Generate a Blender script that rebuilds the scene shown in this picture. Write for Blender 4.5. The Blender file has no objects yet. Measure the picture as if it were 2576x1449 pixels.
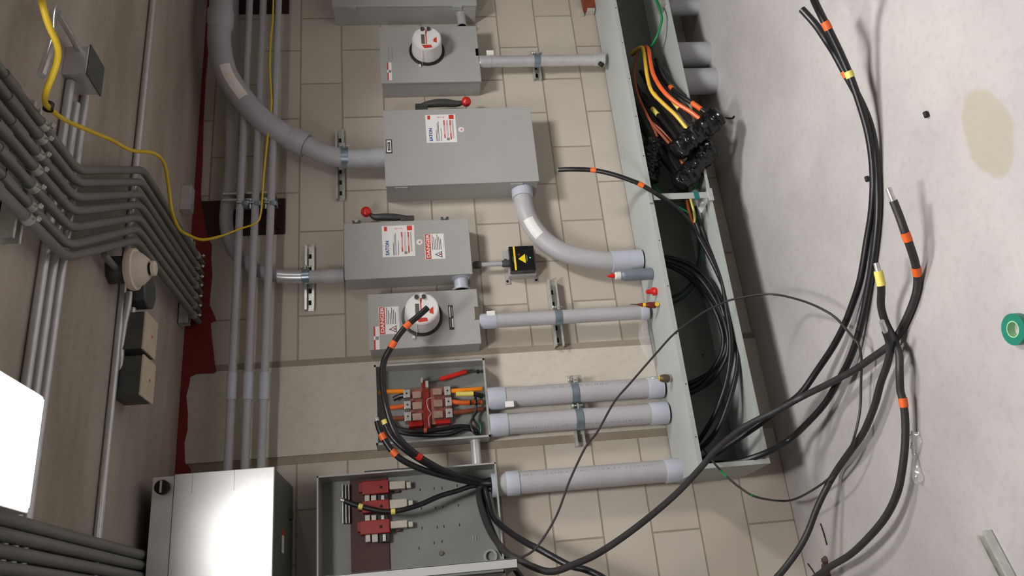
import bpy, bmesh, math, random
from mathutils import Vector, Matrix, noise
random.seed(7)
S = bpy.context.scene
COL = S.collection

# ------------------------------------------------------------------ camera, light, exposure
F = 2000.0                                   # focal length in pixels of the 2576 wide frame
RX = Vector((-0.0942232, -0.0899732, -0.9914771))
M = [  # rows: image right, image down, viewing direction, in world axes
    Vector((-0.09458, -0.09011, -0.99143)), Vector((-0.91721, 0.39596, 0.05151)), Vector((0.38697, 0.91384, -0.11998))]
def _ortho():
    f = M[2].normalized(); r = (M[0] - f * M[0].dot(f)).normalized(); d = f.cross(r).normalized()
    return r, d, f
CR, CD, CF = _ortho()
CAM = Vector((0.0, -3.27, 1.5))
cd = bpy.data.cameras.new('camera'); cam = bpy.data.objects.new('camera', cd); COL.objects.link(cam)
cd.sensor_width = 36.0; cd.lens = F / 2576.0 * 36.0; cd.clip_start = 0.02
m = Matrix((CR, -CD, -CF)).transposed().to_4x4(); m.translation = CAM; cam.matrix_world = m
S.camera = cam
w = bpy.data.worlds.new('world'); S.world = w; w.use_nodes = True
w.node_tree.nodes['Background'].inputs[0].default_value = (0.9, 0.92, 1, 1)
w.node_tree.nodes['Background'].inputs[1].default_value = 0.05
S.view_settings.view_transform = 'Standard'; S.view_settings.look = 'None'
S.view_settings.gamma = 1.0; S.view_settings.exposure = 0.0
# fluorescent fittings, those behind the camera and far right added as fill: x, y, half width x, half length y, lamp power, diffuser emission
LAMP = [(2.06, -1.66, .13, .22, 31.0, 20.0), (0.45, -1.76, .12, .35, 15.0, 46.0), (2.06, -4.6, .13, .60, 9.0, 4.0), (0.45, -4.8, .12, .60, 8.0, 4.0), (4.2, -3.2, .13, .60, 12.0, 5.0)]
for i_, (x_, y_, a_, b_, w_, e_) in enumerate(LAMP):
    ld = bpy.data.lights.new('tube_light', 'AREA'); ld.shape = 'RECTANGLE'; ld.size = 2 * a_; ld.size_y = 2 * b_; ld.energy = w_; ld.color = (1, .985, .985); ld.spread = math.radians(142)
    lo = bpy.data.objects.new('tube_light', ld); COL.objects.link(lo); lo.location = (x_, y_, 2.353)

def ray(px, py): return CR * (px - 1288) + CD * (py - 724.5) + CF * F
def at(px, py, Y):
    r = ray(px, py); return CAM + r * ((Y - CAM.y) / r.y)
def atz(px, py, Z):
    r = ray(px, py); return CAM + r * ((Z - CAM.z) / r.z)
def pt(px, py, h, rad=0.0):
    """h<=0: the point lies in the plane y=h; h>0: height above the floor"""
    if h > 0: return atz(px, py, h)
    p = at(px, py, h)
    return p if p.z >= rad else atz(px, py, rad)

# ------------------------------------------------------------------ materials
MATS = {}
def srgb(c):
    return tuple((x / 255 / 12.92 if x / 255 <= 0.04045 else ((x / 255 + 0.055) / 1.055) ** 2.4) for x in c)
def mat(name, c, rough=0.5, metal=0.0, var=0.08, scale=18.0, bump=0.0, bscale=80.0, emit=0.0, coat=0.0):
    if name in MATS: return MATS[name]
    m = bpy.data.materials.new(name); m.use_nodes = True; nt = m.node_tree; b = nt.nodes['Principled BSDF']
    L = nt.links; c = srgb(c)
    tc = nt.nodes.new('ShaderNodeTexCoord'); nz = nt.nodes.new('ShaderNodeTexNoise')
    nz.inputs['Scale'].default_value = scale; nz.inputs['Detail'].default_value = 4
    L.new(tc.outputs['Object'], nz.inputs['Vector'])
    cr = nt.nodes.new('ShaderNodeValToRGB')
    cr.color_ramp.elements[0].position = 0.3; cr.color_ramp.elements[1].position = 0.7
    cr.color_ramp.elements[0].color = tuple(x * (1 - var) for x in c) + (1,)
    cr.color_ramp.elements[1].color = tuple(min(1, x * (1 + var)) for x in c) + (1,)
    L.new(nz.outputs['Fac'], cr.inputs['Fac']); L.new(cr.outputs['Color'], b.inputs['Base Color'])
    b.inputs['Roughness'].default_value = rough; b.inputs['Metallic'].default_value = metal
    if coat: b.inputs['Coat Weight'].default_value = coat
    if bump:
        n2 = nt.nodes.new('ShaderNodeTexNoise'); n2.inputs['Scale'].default_value = bscale; n2.inputs['Detail'].default_value = 5
        L.new(tc.outputs['Object'], n2.inputs['Vector'])
        bp = nt.nodes.new('ShaderNodeBump'); bp.inputs['Strength'].default_value = bump; bp.inputs['Distance'].default_value = 0.004
        L.new(n2.outputs['Fac'], bp.inputs['Height']); L.new(bp.outputs['Normal'], b.inputs['Normal'])
    if emit:
        b.inputs['Emission Color'].default_value = c + (1,); b.inputs['Emission Strength'].default_value = emit
    MATS[name] = m; return m
GREY = mat('enclosure_grey_paint', (166, 166, 162), 0.42, 0, .03, 6, .02)
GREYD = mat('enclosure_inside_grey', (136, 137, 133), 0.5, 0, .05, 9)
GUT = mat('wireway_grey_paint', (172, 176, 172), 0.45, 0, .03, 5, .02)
GUTB_SHADE = mat('wireway_back_shaded', (110, 113, 108), 0.5, 0, .06, 5)  # darker copy of the wireway grey, with the back's shade in the colour
PVC = mat('pvc_grey', (178, 176, 178), 0.45, 0, .04, 12)
PVCL = mat('pvc_fitting_pale', (186, 190, 200), 0.4, 0, .03, 12)
PVCU = mat('pvc_upper_grey', (172, 172, 176), 0.5, 0, .04, 12)
RACK = mat('painted_rack_conduit', (118, 118, 114), 0.45, 0.0, .06, 12)
EMT = mat('galvanised_conduit', (206, 206, 208), 0.3, 0.45, .06, 25)
ZINC = mat('zinc_strut', (206, 207, 200), 0.3, 0.55, .12, 40)
ZBLUE = mat('zinc_clamp_blue', (150, 166, 178), 0.3, 0.7, .1, 40)
BLACK = mat('cable_black', (26, 25, 26), 0.38, 0, .15, 30, .05)
BLACK2 = mat('cable_black_dusty', (46, 44, 44), 0.5, 0, .2, 25)
TAPEB = mat('vinyl_tape_black', (14, 14, 14), 0.22, 0, .2, 30, .5, 60)
DARK = mat('dark_hole', (16, 15, 15), 0.7)
ORANGE = mat('orange_tape', (228, 100, 40), 0.45)
ORANGEW = mat('orange_wire', (236, 104, 48), 0.35)
ORANGEB = mat('bright_orange_tape', (244, 140, 20), 0.45)
YELT = mat('pale_yellow_tape', (232, 218, 110), 0.5)
YELW = mat('yellow_wire', (232, 190, 60), 0.35)
YELC = mat('yellow_cord', (222, 188, 42), 0.45)
BROWNW = mat('brown_wire', (146, 74, 48), 0.4)
GREENW = mat('green_wire', (14, 128, 66), 0.4)
TEAL = mat('teal_tape', (16, 112, 108), 0.4)
FUSER_SHADE = mat('fuse_red_shaded', (158, 32, 28), 0.4)  # fuse block red, darkened for the shade inside the box
RED = mat('red_plastic', (200, 34, 26), 0.35)
REDD = mat('red_fibre', (150, 34, 26), 0.5)
MAROON = mat('maroon_board', (78, 46, 42), 0.6, 0, .1, 10)
WHITE = mat('white_plastic', (226, 222, 220), 0.35, 0, .02)
PAPER = mat('white_label', (232, 230, 226), 0.5, 0, .02)
BEIGE = mat('beige_lug', (196, 190, 176), 0.45, 0.2, .1, 40)
ALU = mat('aluminium_lug', (200, 196, 194), 0.35, 0.6, .1, 40)
INK = mat('black_ink', (52, 50, 50), 0.6)
INKG = mat('grey_ink', (130, 130, 130), 0.6)
INKR = mat('red_ink', (206, 58, 44), 0.5)
INKP = mat('pink_ink', (226, 170, 164), 0.5)
INKB = mat('blue_ink', (40, 88, 150), 0.5)
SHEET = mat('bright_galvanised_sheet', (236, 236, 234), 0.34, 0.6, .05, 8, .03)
CREAM = mat('cream_cover', (206, 192, 168), 0.5)
IVORY = mat('ivory_detector', (222, 208, 194), 0.45)
BOXG = mat('dark_steel_box', (84, 86, 84), 0.45, 0.3, .1)
TAPEG = mat('green_tape_roll', (30, 120, 100), 0.35)
YEL = mat('warning_yellow', (240, 214, 20), 0.4)
BOTTLE = mat('grey_bottle', (112, 120, 128), 0.35)
BARE = mat('bare_conductor', (214, 212, 210), 0.3, 0.7, .1, 60)
RUST = mat('rust_brown', (128, 62, 38), 0.7, 0, .25, 40)
REDP = mat('red_sealant_paint', (122, 30, 26), 0.6, 0, .12, 12, .2)
STEELM = mat('maroon_painted_steel', (52, 26, 26), 0.55, 0, .1, 8)
JOINT_SHADE = mat('joint_shade', (150, 138, 122), 0.8, 0, .1, 10)
def clear(name, tint=(1, 1, 1), g=0.12):
    m = bpy.data.materials.new(name); m.use_nodes = True; nt = m.node_tree
    for n in list(nt.nodes):
        if n.type == 'BSDF_PRINCIPLED': nt.nodes.remove(n)
    out = nt.nodes['Material Output']; t = nt.nodes.new('ShaderNodeBsdfTransparent'); gl = nt.nodes.new('ShaderNodeBsdfGlossy')
    t.inputs[0].default_value = tint + (1,); gl.inputs['Roughness'].default_value = 0.08
    mx = nt.nodes.new('ShaderNodeMixShader'); lw = nt.nodes.new('ShaderNodeLayerWeight'); lw.inputs[0].default_value = g
    nt.links.new(lw.outputs['Facing'], mx.inputs[0]); nt.links.new(t.outputs[0], mx.inputs[1]); nt.links.new(gl.outputs[0], mx.inputs[2])
    nt.links.new(mx.outputs[0], out.inputs[0]); return m
CLEAR = clear('clear_cover'); POLY = clear('clear_polythene', (.93, .93, .94), .35); PINKC = clear('clear_pink_guard', (.98, .90, .89), .3)

def poly(name):
    m = clear(name, (.95, .95, .96), .3); nt = m.node_tree; out = nt.nodes['Material Output']; src = out.inputs[0].links[0].from_socket
    d = nt.nodes.new('ShaderNodeBsdfDiffuse'); d.inputs[0].default_value = (.86, .86, .88, 1); mx = nt.nodes.new('ShaderNodeMixShader'); nz = nt.nodes.new('ShaderNodeTexNoise'); nz.inputs['Scale'].default_value = 25
    rp = nt.nodes.new('ShaderNodeMapRange'); rp.inputs['To Min'].default_value = .0; rp.inputs['To Max'].default_value = .4; nt.links.new(nz.outputs['Fac'], rp.inputs[0]); nt.links.new(rp.outputs[0], mx.inputs[0])
    nt.links.new(src, mx.inputs[1]); nt.links.new(d.outputs[0], mx.inputs[2]); nt.links.new(mx.outputs[0], out.inputs[0]); return m
POLY = poly('cloudy_polythene')
def wall_mat():
    m = bpy.data.materials.new('painted_block'); m.use_nodes = True; nt = m.node_tree; b = nt.nodes['Principled BSDF']; L = nt.links
    g = nt.nodes.new('ShaderNodeNewGeometry'); sp = nt.nodes.new('ShaderNodeSeparateXYZ'); cb = nt.nodes.new('ShaderNodeCombineXYZ')
    L.new(g.outputs['Position'], sp.inputs[0])
    ad = nt.nodes.new('ShaderNodeMath'); ad.operation = 'ADD'; ad.inputs[1].default_value = -0.077 + 4.09
    L.new(sp.outputs['X'], ad.inputs[0]); L.new(ad.outputs[0], cb.inputs[0]); L.new(sp.outputs['Z'], cb.inputs[1])
    br = nt.nodes.new('ShaderNodeTexBrick'); L.new(cb.outputs[0], br.inputs['Vector'])
    br.inputs['Scale'].default_value = 1; br.inputs['Brick Width'].default_value = .409; br.inputs['Row Height'].default_value = .201
    br.inputs['Mortar Size'].default_value = .0042; br.inputs['Mortar Smooth'].default_value = .45; br.inputs['Bias'].default_value = 0
    br.inputs['Color1'].default_value = srgb((204, 196, 184)) + (1,); br.inputs['Color2'].default_value = srgb((192, 182, 168)) + (1,)
    br.inputs['Mortar'].default_value = srgb((160, 150, 132)) + (1,)
    nz = nt.nodes.new('ShaderNodeTexNoise'); nz.inputs['Scale'].default_value = 1.7; nz.inputs['Detail'].default_value = 6
    L.new(g.outputs['Position'], nz.inputs['Vector'])
    mx = nt.nodes.new('ShaderNodeMix'); mx.data_type = 'RGBA'; mx.blend_type = 'MULTIPLY'; mx.inputs[0].default_value = .5
    cr = nt.nodes.new('ShaderNodeValToRGB'); cr.color_ramp.elements[0].position = .35; cr.color_ramp.elements[1].position = .65
    cr.color_ramp.elements[0].color = (.84, .82, .80, 1); cr.color_ramp.elements[1].color = (1, 1, 1, 1)
    L.new(nz.outputs['Fac'], cr.inputs[0]); L.new(br.outputs['Color'], mx.inputs[6]); L.new(cr.outputs[0], mx.inputs[7])
    L.new(mx.outputs[2], b.inputs['Base Color']); b.inputs['Roughness'].default_value = .62
    n2 = nt.nodes.new('ShaderNodeTexNoise'); n2.inputs['Scale'].default_value = 120; n2.inputs['Detail'].default_value = 5; L.new(g.outputs['Position'], n2.inputs['Vector'])
    sm = nt.nodes.new('ShaderNodeMath'); sm.operation = 'MULTIPLY_ADD'; sm.inputs[1].default_value = -1.0
    ml = nt.nodes.new('ShaderNodeMath'); ml.operation = 'MULTIPLY'; ml.inputs[1].default_value = .12; L.new(n2.outputs['Fac'], ml.inputs[0])
    L.new(br.outputs['Fac'], sm.inputs[0]); L.new(ml.outputs[0], sm.inputs[2])
    bp = nt.nodes.new('ShaderNodeBump'); bp.inputs['Strength'].default_value = .7; bp.inputs['Distance'].default_value = .004
    L.new(sm.outputs[0], bp.inputs['Height']); L.new(bp.outputs['Normal'], b.inputs['Normal'])
    return m
def concrete(name, c1, c2, rough, scale=1.3, spots=None, stain=None, stretch=None):
    m = bpy.data.materials.new(name); m.use_nodes = True; nt = m.node_tree; b = nt.nodes['Principled BSDF']; L = nt.links
    g = nt.nodes.new('ShaderNodeNewGeometry')
    nz = nt.nodes.new('ShaderNodeTexNoise'); nz.inputs['Scale'].default_value = scale; nz.inputs['Detail'].default_value = 9; nz.inputs['Roughness'].default_value = .62
    if stretch:
        ms = nt.nodes.new('ShaderNodeMapping'); ms.inputs['Scale'].default_value = stretch; L.new(g.outputs['Position'], ms.inputs[0]); L.new(ms.outputs[0], nz.inputs['Vector'])
    else: L.new(g.outputs['Position'], nz.inputs['Vector'])
    cr = nt.nodes.new('ShaderNodeValToRGB'); cr.color_ramp.elements[0].position = .34; cr.color_ramp.elements[1].position = .66
    cr.color_ramp.elements[0].color = srgb(c1) + (1,); cr.color_ramp.elements[1].color = srgb(c2) + (1,)
    L.new(nz.outputs['Fac'], cr.inputs[0]); last = cr.outputs[0]
    n3 = nt.nodes.new('ShaderNodeTexNoise'); n3.inputs['Scale'].default_value = 38; n3.inputs['Detail'].default_value = 6; L.new(g.outputs['Position'], n3.inputs['Vector'])
    c3 = nt.nodes.new('ShaderNodeValToRGB'); c3.color_ramp.elements[0].position = .32; c3.color_ramp.elements[1].position = .5
    c3.color_ramp.elements[0].color = (.88, .86, .85, 1); c3.color_ramp.elements[1].color = (1, 1, 1, 1); L.new(n3.outputs['Fac'], c3.inputs[0])
    mx = nt.nodes.new('ShaderNodeMix'); mx.data_type = 'RGBA'; mx.blend_type = 'MULTIPLY'; mx.inputs[0].default_value = .6
    L.new(last, mx.inputs[6]); L.new(c3.outputs[0], mx.inputs[7]); last = mx.outputs[2]
    if stain:                                   # water stain: centre, size, colour
        (cx, cy, rx, ry), sc = stain
        mp = nt.nodes.new('ShaderNodeMapping'); mp.vector_type = 'POINT'
        mp.inputs['Location'].default_value = (-cx / rx, -cy / ry, 0); mp.inputs['Scale'].default_value = (1 / rx, 1 / ry, 0)
        L.new(g.outputs['Position'], mp.inputs[0])
        ln = nt.nodes.new('ShaderNodeVectorMath'); ln.operation = 'LENGTH'; L.new(mp.outputs[0], ln.inputs[0])
        nn = nt.nodes.new('ShaderNodeTexNoise'); nn.inputs['Scale'].default_value = 6; L.new(g.outputs['Position'], nn.inputs['Vector'])
        a = nt.nodes.new('ShaderNodeMath'); a.operation = 'MULTIPLY_ADD'; a.inputs[1].default_value = .9; L.new(nn.outputs['Fac'], a.inputs[0]); L.new(ln.outputs['Value'], a.inputs[2])
        r2 = nt.nodes.new('ShaderNodeValToRGB'); r2.color_ramp.elements[0].position = 1.0; r2.color_ramp.elements[1].position = 0.0
        r2 = nt.nodes.new('ShaderNodeMapRange'); r2.inputs['From Min'].default_value = 1.36; r2.inputs['From Max'].default_value = 1.48
        r2.inputs['To Min'].default_value = .75; r2.inputs['To Max'].default_value = 0
        L.new(a.outputs[0], r2.inputs[0])
        m2 = nt.nodes.new('ShaderNodeMix'); m2.data_type = 'RGBA'; L.new(r2.outputs[0], m2.inputs[0]); L.new(last, m2.inputs[6])
        m2.inputs[7].default_value = srgb(sc) + (1,); last = m2.outputs[2]
    L.new(last, b.inputs['Base Color']); b.inputs['Roughness'].default_value = rough
    bp = nt.nodes.new('ShaderNodeBump'); bp.inputs['Strength'].default_value = .25; bp.inputs['Distance'].default_value = .004
    L.new(n3.outputs['Fac'], bp.inputs['Height']); L.new(bp.outputs['Normal'], b.inputs['Normal'])
    return m

# ------------------------------------------------------------------ mesh helper
class MB:
    def __init__(s): s.b = bmesh.new(); s.mats = []
    def mi(s, m):
        if m not in s.mats: s.mats.append(m)
        return s.mats.index(m)
    def box(s, a, c, m=None, bev=0.0, mat4=None):
        lo = [min(a[i], c[i]) for i in range(3)]; hi = [max(a[i], c[i]) for i in range(3)]
        vs = [s.b.verts.new((x, y, z)) for z in (lo[2], hi[2]) for y in (lo[1], hi[1]) for x in (lo[0], hi[0])]
        q = [(0, 2, 3, 1), (4, 5, 7, 6), (0, 1, 5, 4), (2, 6, 7, 3), (0, 4, 6, 2), (1, 3, 7, 5)]
        fs = [s.b.faces.new([vs[i] for i in f]) for f in q]
        k = s.mi(m) if m else 0
        for f in fs: f.material_index = k
        if bev > 0:
            es = list({e for f in fs for e in f.edges})
            r = bmesh.ops.bevel(s.b, geom=es, offset=bev, segments=2, affect='EDGES', profile=.6)
            vs = list({v for f in r['faces'] for v in f.verts} | {v for v in vs if v.is_valid})
            for f in r['faces']: f.material_index = k
        if mat4: bmesh.ops.transform(s.b, matrix=mat4, verts=[v for v in vs if v.is_valid])
        return s
    def obox(s, p, q, wdt, hgt, m=None, up=(0, 0, 1)):
        """bar from p to q of width and height"""
        p = Vector(p); q = Vector(q); d = (q - p).normalized(); u = Vector(up); sd = d.cross(u).normalized(); u = sd.cross(d)
        vs = []
        for e in (p, q):
            for a, b in ((-1, -1), (1, -1), (1, 1), (-1, 1)): vs.append(s.b.verts.new(e + sd * a * wdt / 2 + u * b * hgt / 2))
        k = s.mi(m) if m else 0
        for f in ((3, 2, 1, 0), (4, 5, 6, 7), (0, 1, 5, 4), (1, 2, 6, 5), (2, 3, 7, 6), (3, 0, 4, 7)):
            fc = s.b.faces.new([vs[i] for i in f]); fc.material_index = k
        return s
    def tube(s, pts, r, n=14, m=None, cap=True):
        pts = [Vector(p) for p in pts]; rs = r if isinstance(r, (list, tuple)) else [r] * len(pts)
        k = s.mi(m) if m else 0; rings = []; prev = None
        for i, p in enumerate(pts):
            t = (pts[min(i + 1, len(pts) - 1)] - pts[max(i - 1, 0)]).normalized()
            if prev is None:
                u = t.cross(Vector((0, 0, 1)));
                if u.length < .1: u = t.cross(Vector((1, 0, 0)))
            else: u = prev - t * prev.dot(t)
            u.normalize(); prev = u; v = t.cross(u)
            rings.append([s.b.verts.new(p + (u * math.cos(2 * math.pi * j / n) + v * math.sin(2 * math.pi * j / n)) * rs[i]) for j in range(n)])
        for a, b in zip(rings, rings[1:]):
            for j in range(n):
                f = s.b.faces.new((a[j], a[(j + 1) % n], b[(j + 1) % n], b[j])); f.smooth = True; f.material_index = k
        if cap:
            f = s.b.faces.new(list(reversed(rings[0]))); f.material_index = k
            f = s.b.faces.new(rings[-1]); f.material_index = k
        return s
    def cyl(s, a, b, r, n=20, m=None): return s.tube([a, b], r, n, m)
    def ring(s, a, b, ri, ro, n=28, m=None):
        """hollow short sleeve from a to b"""
        a = Vector(a); b = Vector(b); t = (b - a).normalized(); u = t.cross(Vector((0, 0, 1)))
        if u.length < .1: u = t.cross(Vector((1, 0, 0)))
        u.normalize(); v = t.cross(u); k = s.mi(m) if m else 0; R = []
        for p, r in ((a, ro), (b, ro), (b, ri), (a, ri)):
            R.append([s.b.verts.new(p + (u * math.cos(2 * math.pi * j / n) + v * math.sin(2 * math.pi * j / n)) * r) for j in range(n)])
        for i in range(4):
            A = R[i]; B = R[(i + 1) % 4]
            for j in range(n):
                f = s.b.faces.new((A[j], A[(j + 1) % n], B[(j + 1) % n], B[j])); f.material_index = k; f.smooth = i in (0, 2)
        return s
    def lathe(s, c, prof, n=36, axis=(0, -1, 0), m=None):
        """prof: (distance along axis, radius)"""
        c = Vector(c); t = Vector(axis).normalized(); u = t.cross(Vector((0, 0, 1)))
        if u.length < .1: u = t.cross(Vector((1, 0, 0)))
        u.normalize(); v = t.cross(u); k = s.mi(m) if m else 0; R = []
        for d, r in prof:
            R.append([s.b.verts.new(c + t * d + (u * math.cos(2 * math.pi * j / n) + v * math.sin(2 * math.pi * j / n)) * max(r, 1e-4)) for j in range(n)])
        for A, B in zip(R, R[1:]):
            for j in range(n):
                f = s.b.faces.new((A[j], A[(j + 1) % n], B[(j + 1) % n], B[j])); f.smooth = True; f.material_index = k
        for r_, fl in ((R[0], True), (R[-1], False)):
            f = s.b.faces.new(list(reversed(r_)) if fl else r_); f.material_index = k
        return s
    def prism(s, poly, vec, m=None):
        """poly: 3d points, extruded by vec"""
        k = s.mi(m) if m else 0; A = [s.b.verts.new(p) for p in poly]; B = [s.b.verts.new(Vector(p) + Vector(vec)) for p in poly]; n = len(A)
        for f in [s.b.faces.new(A), s.b.faces.new(list(reversed(B)))] + [s.b.faces.new((A[j], B[j], B[(j + 1) % n], A[(j + 1) % n])) for j in range(n)]:
            f.material_index = k
        return s
    def text(s, txt, x, y, z, size, m, sx=1.0, bold=.022):
        """upright lettering on a surface facing -y, left baseline at x,z"""
        cu = bpy.data.curves.new('t', 'FONT'); cu.body = txt; cu.size = size; cu.extrude = 0.0002; cu.offset = bold * size; cu.resolution_u = 2; o = bpy.data.objects.new('t', cu)
        me = bpy.data.meshes.new_from_object(o); k = s.mi(m); vs = [s.b.verts.new((x + v.co.x * sx, y - v.co.z, z + v.co.y)) for v in me.vertices]
        for p in me.polygons:
            try: f = s.b.faces.new([vs[i] for i in p.vertices]); f.material_index = k
            except ValueError: pass
        bpy.data.objects.remove(o); bpy.data.meshes.remove(me); bpy.data.curves.remove(cu); return s
    def build(s, name, mt=None, parent=None, fix=True):
        if mt and not s.mats: s.mats.append(mt)
        if fix: bmesh.ops.recalc_face_normals(s.b, faces=s.b.faces)
        for e_ in s.b.edges:
            if len(e_.link_faces) == 2 and e_.calc_face_angle(0) > .6: e_.smooth = False
        me = bpy.data.meshes.new(name); s.b.to_mesh(me); s.b.free()
        for m_ in s.mats: me.materials.append(m_)
        o = bpy.data.objects.new(name, me); COL.objects.link(o)
        if parent: o.parent = parent; o.matrix_parent_inverse = parent.matrix_basis.inverted()
        return o
def tag(o, label, cat, group=None, kind=None):
    o['label'] = label; o['category'] = cat
    if group: o['group'] = group
    if kind: o['kind'] = kind
    return o
def thing(name, loc, label, cat, group=None):
    o = bpy.data.objects.new(name, None); COL.objects.link(o); o.location = loc; o.empty_display_size = .05
    return tag(o, label, cat, group)
def struct(name, mb, m):
    o = mb.build(name, m); o['kind'] = 'structure'; return o
def spline(P, k=8):
    P = [Vector(p) for p in P]; out = []
    for i in range(len(P) - 1):
        a = P[max(i - 1, 0)]; b = P[i]; c = P[i + 1]; d = P[min(i + 2, len(P) - 1)]
        for j in range(k):
            t = j / k
            out.append(.5 * ((2 * b) + (c - a) * t + (2 * a - 5 * b + 4 * c - d) * t * t + (3 * b - a - 3 * c + d) * t ** 3))
    out.append(P[-1]); return out

# ------------------------------------------------------------------ room shell
CZ = 2.475
WALL = wall_mat()
b = MB(); b.box((-3.2, 0, 0), (6.2, .2, CZ)); struct('wall_back', b, WALL)
sx = atz(2488, 335, 0)
b = MB(); b.box((-3.2, -6.7, -.1), (6.2, .2, 0)); struct('floor', b, concrete('floor_concrete', (160, 156, 154), (181, 177, 174), .55, 1.6, stain=((sx.x, sx.y, .135, .078), (162, 154, 134))))
CEIL = concrete('ceiling_concrete', (150, 139, 126), (184, 175, 165), .6, 1.6, stretch=(.45, 2.2, 1))
b = MB(); b.box((-3.2, -6.7, CZ), (6.2, .2, CZ + .1)); struct('ceiling', b, CEIL)
SIDE = mat('side_wall_paint', (150, 143, 133), .7)
b = MB(); b.box((-3.3, -6.7, 0), (-3.2, .2, CZ)); struct('wall_left', b, SIDE)
b = MB(); b.box((6.2, -6.7, 0), (6.3, .2, CZ)); struct('wall_right', b, SIDE)
b = MB(); b.box((-3.3, -6.8, 0), (6.3, -6.7, CZ)); struct('wall_front', b, SIDE)
COLM = concrete('column_concrete', (197, 189, 176), (208, 200, 188), .6, 2.2)
b = MB(); b.box((.70, -.010, 0), (1.075, 0, CZ)); struct('trim_1', b, COLM)          # smooth concrete pier in the block wall
b = MB(); b.box((1.075, -.004, 0), (1.105, 0, CZ)); struct('trim_2', b, JOINT_SHADE)  # tan strips along the pier edges; the groove shade is in the colour
b = MB(); b.box((.668, -.004, 0), (.70, 0, CZ)); struct('trim_3', b, JOINT_SHADE)
# red fire sealant along the head of the wall, ragged lower edge
pix = [(528, 0), (526, 110), (517, 200), (512, 300), (510, 400), (505, 484), (507, 510), (524, 596), (533, 617), (531, 650), (534, 690), (529, 740), (527, 767), (541, 798), (543, 806), (530, 812), (533, 850), (537, 884), (540, 915), (545, 934), (541, 940), (495, 942), (480, 950), (477, 970), (470, 998), (474, 1040), (473, 1082), (465, 1115), (467, 1165), (480, 1180), (479, 1240)]
low = [at(x, y, -.004) for x, y in pix]
poly = [Vector((low[0].x, 0, CZ))] + [Vector((p.x, 0, min(p.z, CZ - .015))) for p in low] + [Vector((low[-1].x, 0, CZ))]
b = MB(); b.prism(poly, (0, -.014, 0)); o = struct('trim_4', b, REDP)
for i, (x0, x1, z0, z1) in enumerate([(1.705, 1.885, 2.07, 2.46), (2.97, 3.3, 2.07, 2.46)]):
    b = MB(); b.box((x0, 0, z0), (x1, -.012, z1), bev=.003)
    for bx in (x0 + .03, x1 - .03):
        b.lathe((bx, -.012, z0 + .03), [(0, .011), (.008, .011), (.010, .004)], 6)
    o = b.build('steel_plate', STEELM)
    tag(o, ['dark maroon steel plate behind the level conduits, beside the small bright ceiling bracket', 'dark maroon steel plate behind the conduits at the right end of the wall head'][i], 'plate', 'maroon plates in the wall head')

# ------------------------------------------------------------------ fluorescent fittings (the light of the room, with added unseen fill)
for i, (x, y, hx, hy, pw, e) in enumerate(LAMP):
    lb = ['fluorescent ceiling light just right of the junction box, outside the view', 'lit fluorescent ceiling light glaring beside the three thin ceiling conduits', 'added fluorescent fill light, unseen, behind the camera on the right',
          'added fluorescent fill light, unseen, behind the camera on the left', 'added fluorescent fill light, unseen, at the far right of the room'][i]
    t = thing('ceiling_light', (x, y, CZ), lb, 'light', 'fluorescent ceiling lights')
    b = MB(); b.box((x - hx - .012, y - hy - .012, 2.39), (x + hx + .012, y + hy + .012, 2.362), bev=.003); b.box((x - .05, y - hy * .7, CZ), (x + .05, y + hy * .7, 2.39)); b.build('housing', WHITE, t)
    lm = mat('lamp_diffuser_%d' % i, (255, 252, 250), .5, 0, 0, emit=e)
    b = MB(); b.box((x - hx, y - hy, 2.362), (x + hx, y + hy, 2.356)); b.build('diffuser', lm, t)

# ------------------------------------------------------------------ small repeated fittings
def strut(p0, p1, label, group='strut channels on the wall', n=(0, -1, 0), wd=.041, dp=.024):
    """slotted U channel lying on a surface, open side along n"""
    p0 = Vector(p0); p1 = Vector(p1); n = Vector(n); d = (p1 - p0).normalized(); sdv = d.cross(n).normalized(); b = MB()
    b.obox(p0 + n * .0015, p1 + n * .0015, wd, .003, up=n, m=ZINC)
    for k in (-1, 1):
        q = sdv * k * (wd / 2 - .0012)
        b.obox(p0 + q + n * dp / 2, p1 + q + n * dp / 2, .0024, dp, up=n, m=ZINC)
        q = sdv * k * (wd / 2 - .005)
        b.obox(p0 + q + n * (dp - .001), p1 + q + n * (dp - .001), .009, .0024, up=n, m=ZINC)
    L = (p1 - p0).length; c = int(L / .055)
    for i in range(c):
        a = p0 + d * (.02 + (i + .3) * (L - .03) / max(c, 1))
        b.obox(a + n * .0032, a + d * .022 + n * .0032, .012, .0008, up=n, m=DARK)
    return tag(b.build('strut_channel'), label, 'strut', group)
def clamp(c, axis, r, label, group='pipe clamps on the struts', wd=.03, ear=(1, 0, 0)):
    c = Vector(c); a = Vector(axis).normalized(); ear = Vector(ear).normalized()
    t = thing('pipe_clamp', c, label, 'clamp', group)
    b = MB(); b.ring(c - a * wd / 2, c + a * wd / 2, r + .0005, r + .0035, 28)
    b.build('band', ZBLUE, t)
    e = c + ear * (r + .012) + Vector((0, -.012, 0))
    b = MB(); b.obox(c + ear * r * .9 + Vector((0, -.008, 0)), e + ear * .006, wd * .8, .004, up=a); b.obox(c + ear * r * .9 + Vector((0, -.016, 0)), e + ear * .006 + Vector((0, -.008, 0)), wd * .8, .004, up=a); b.build('ear', ZINC, t)
    b = MB(); b.cyl(e - a * .024, e + a * .024, .0035, 8); b.lathe(e + a * .014, [(0, .008), (.007, .008)], 6, a); b.build('bolt', ZINC, t)
    return t
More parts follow.
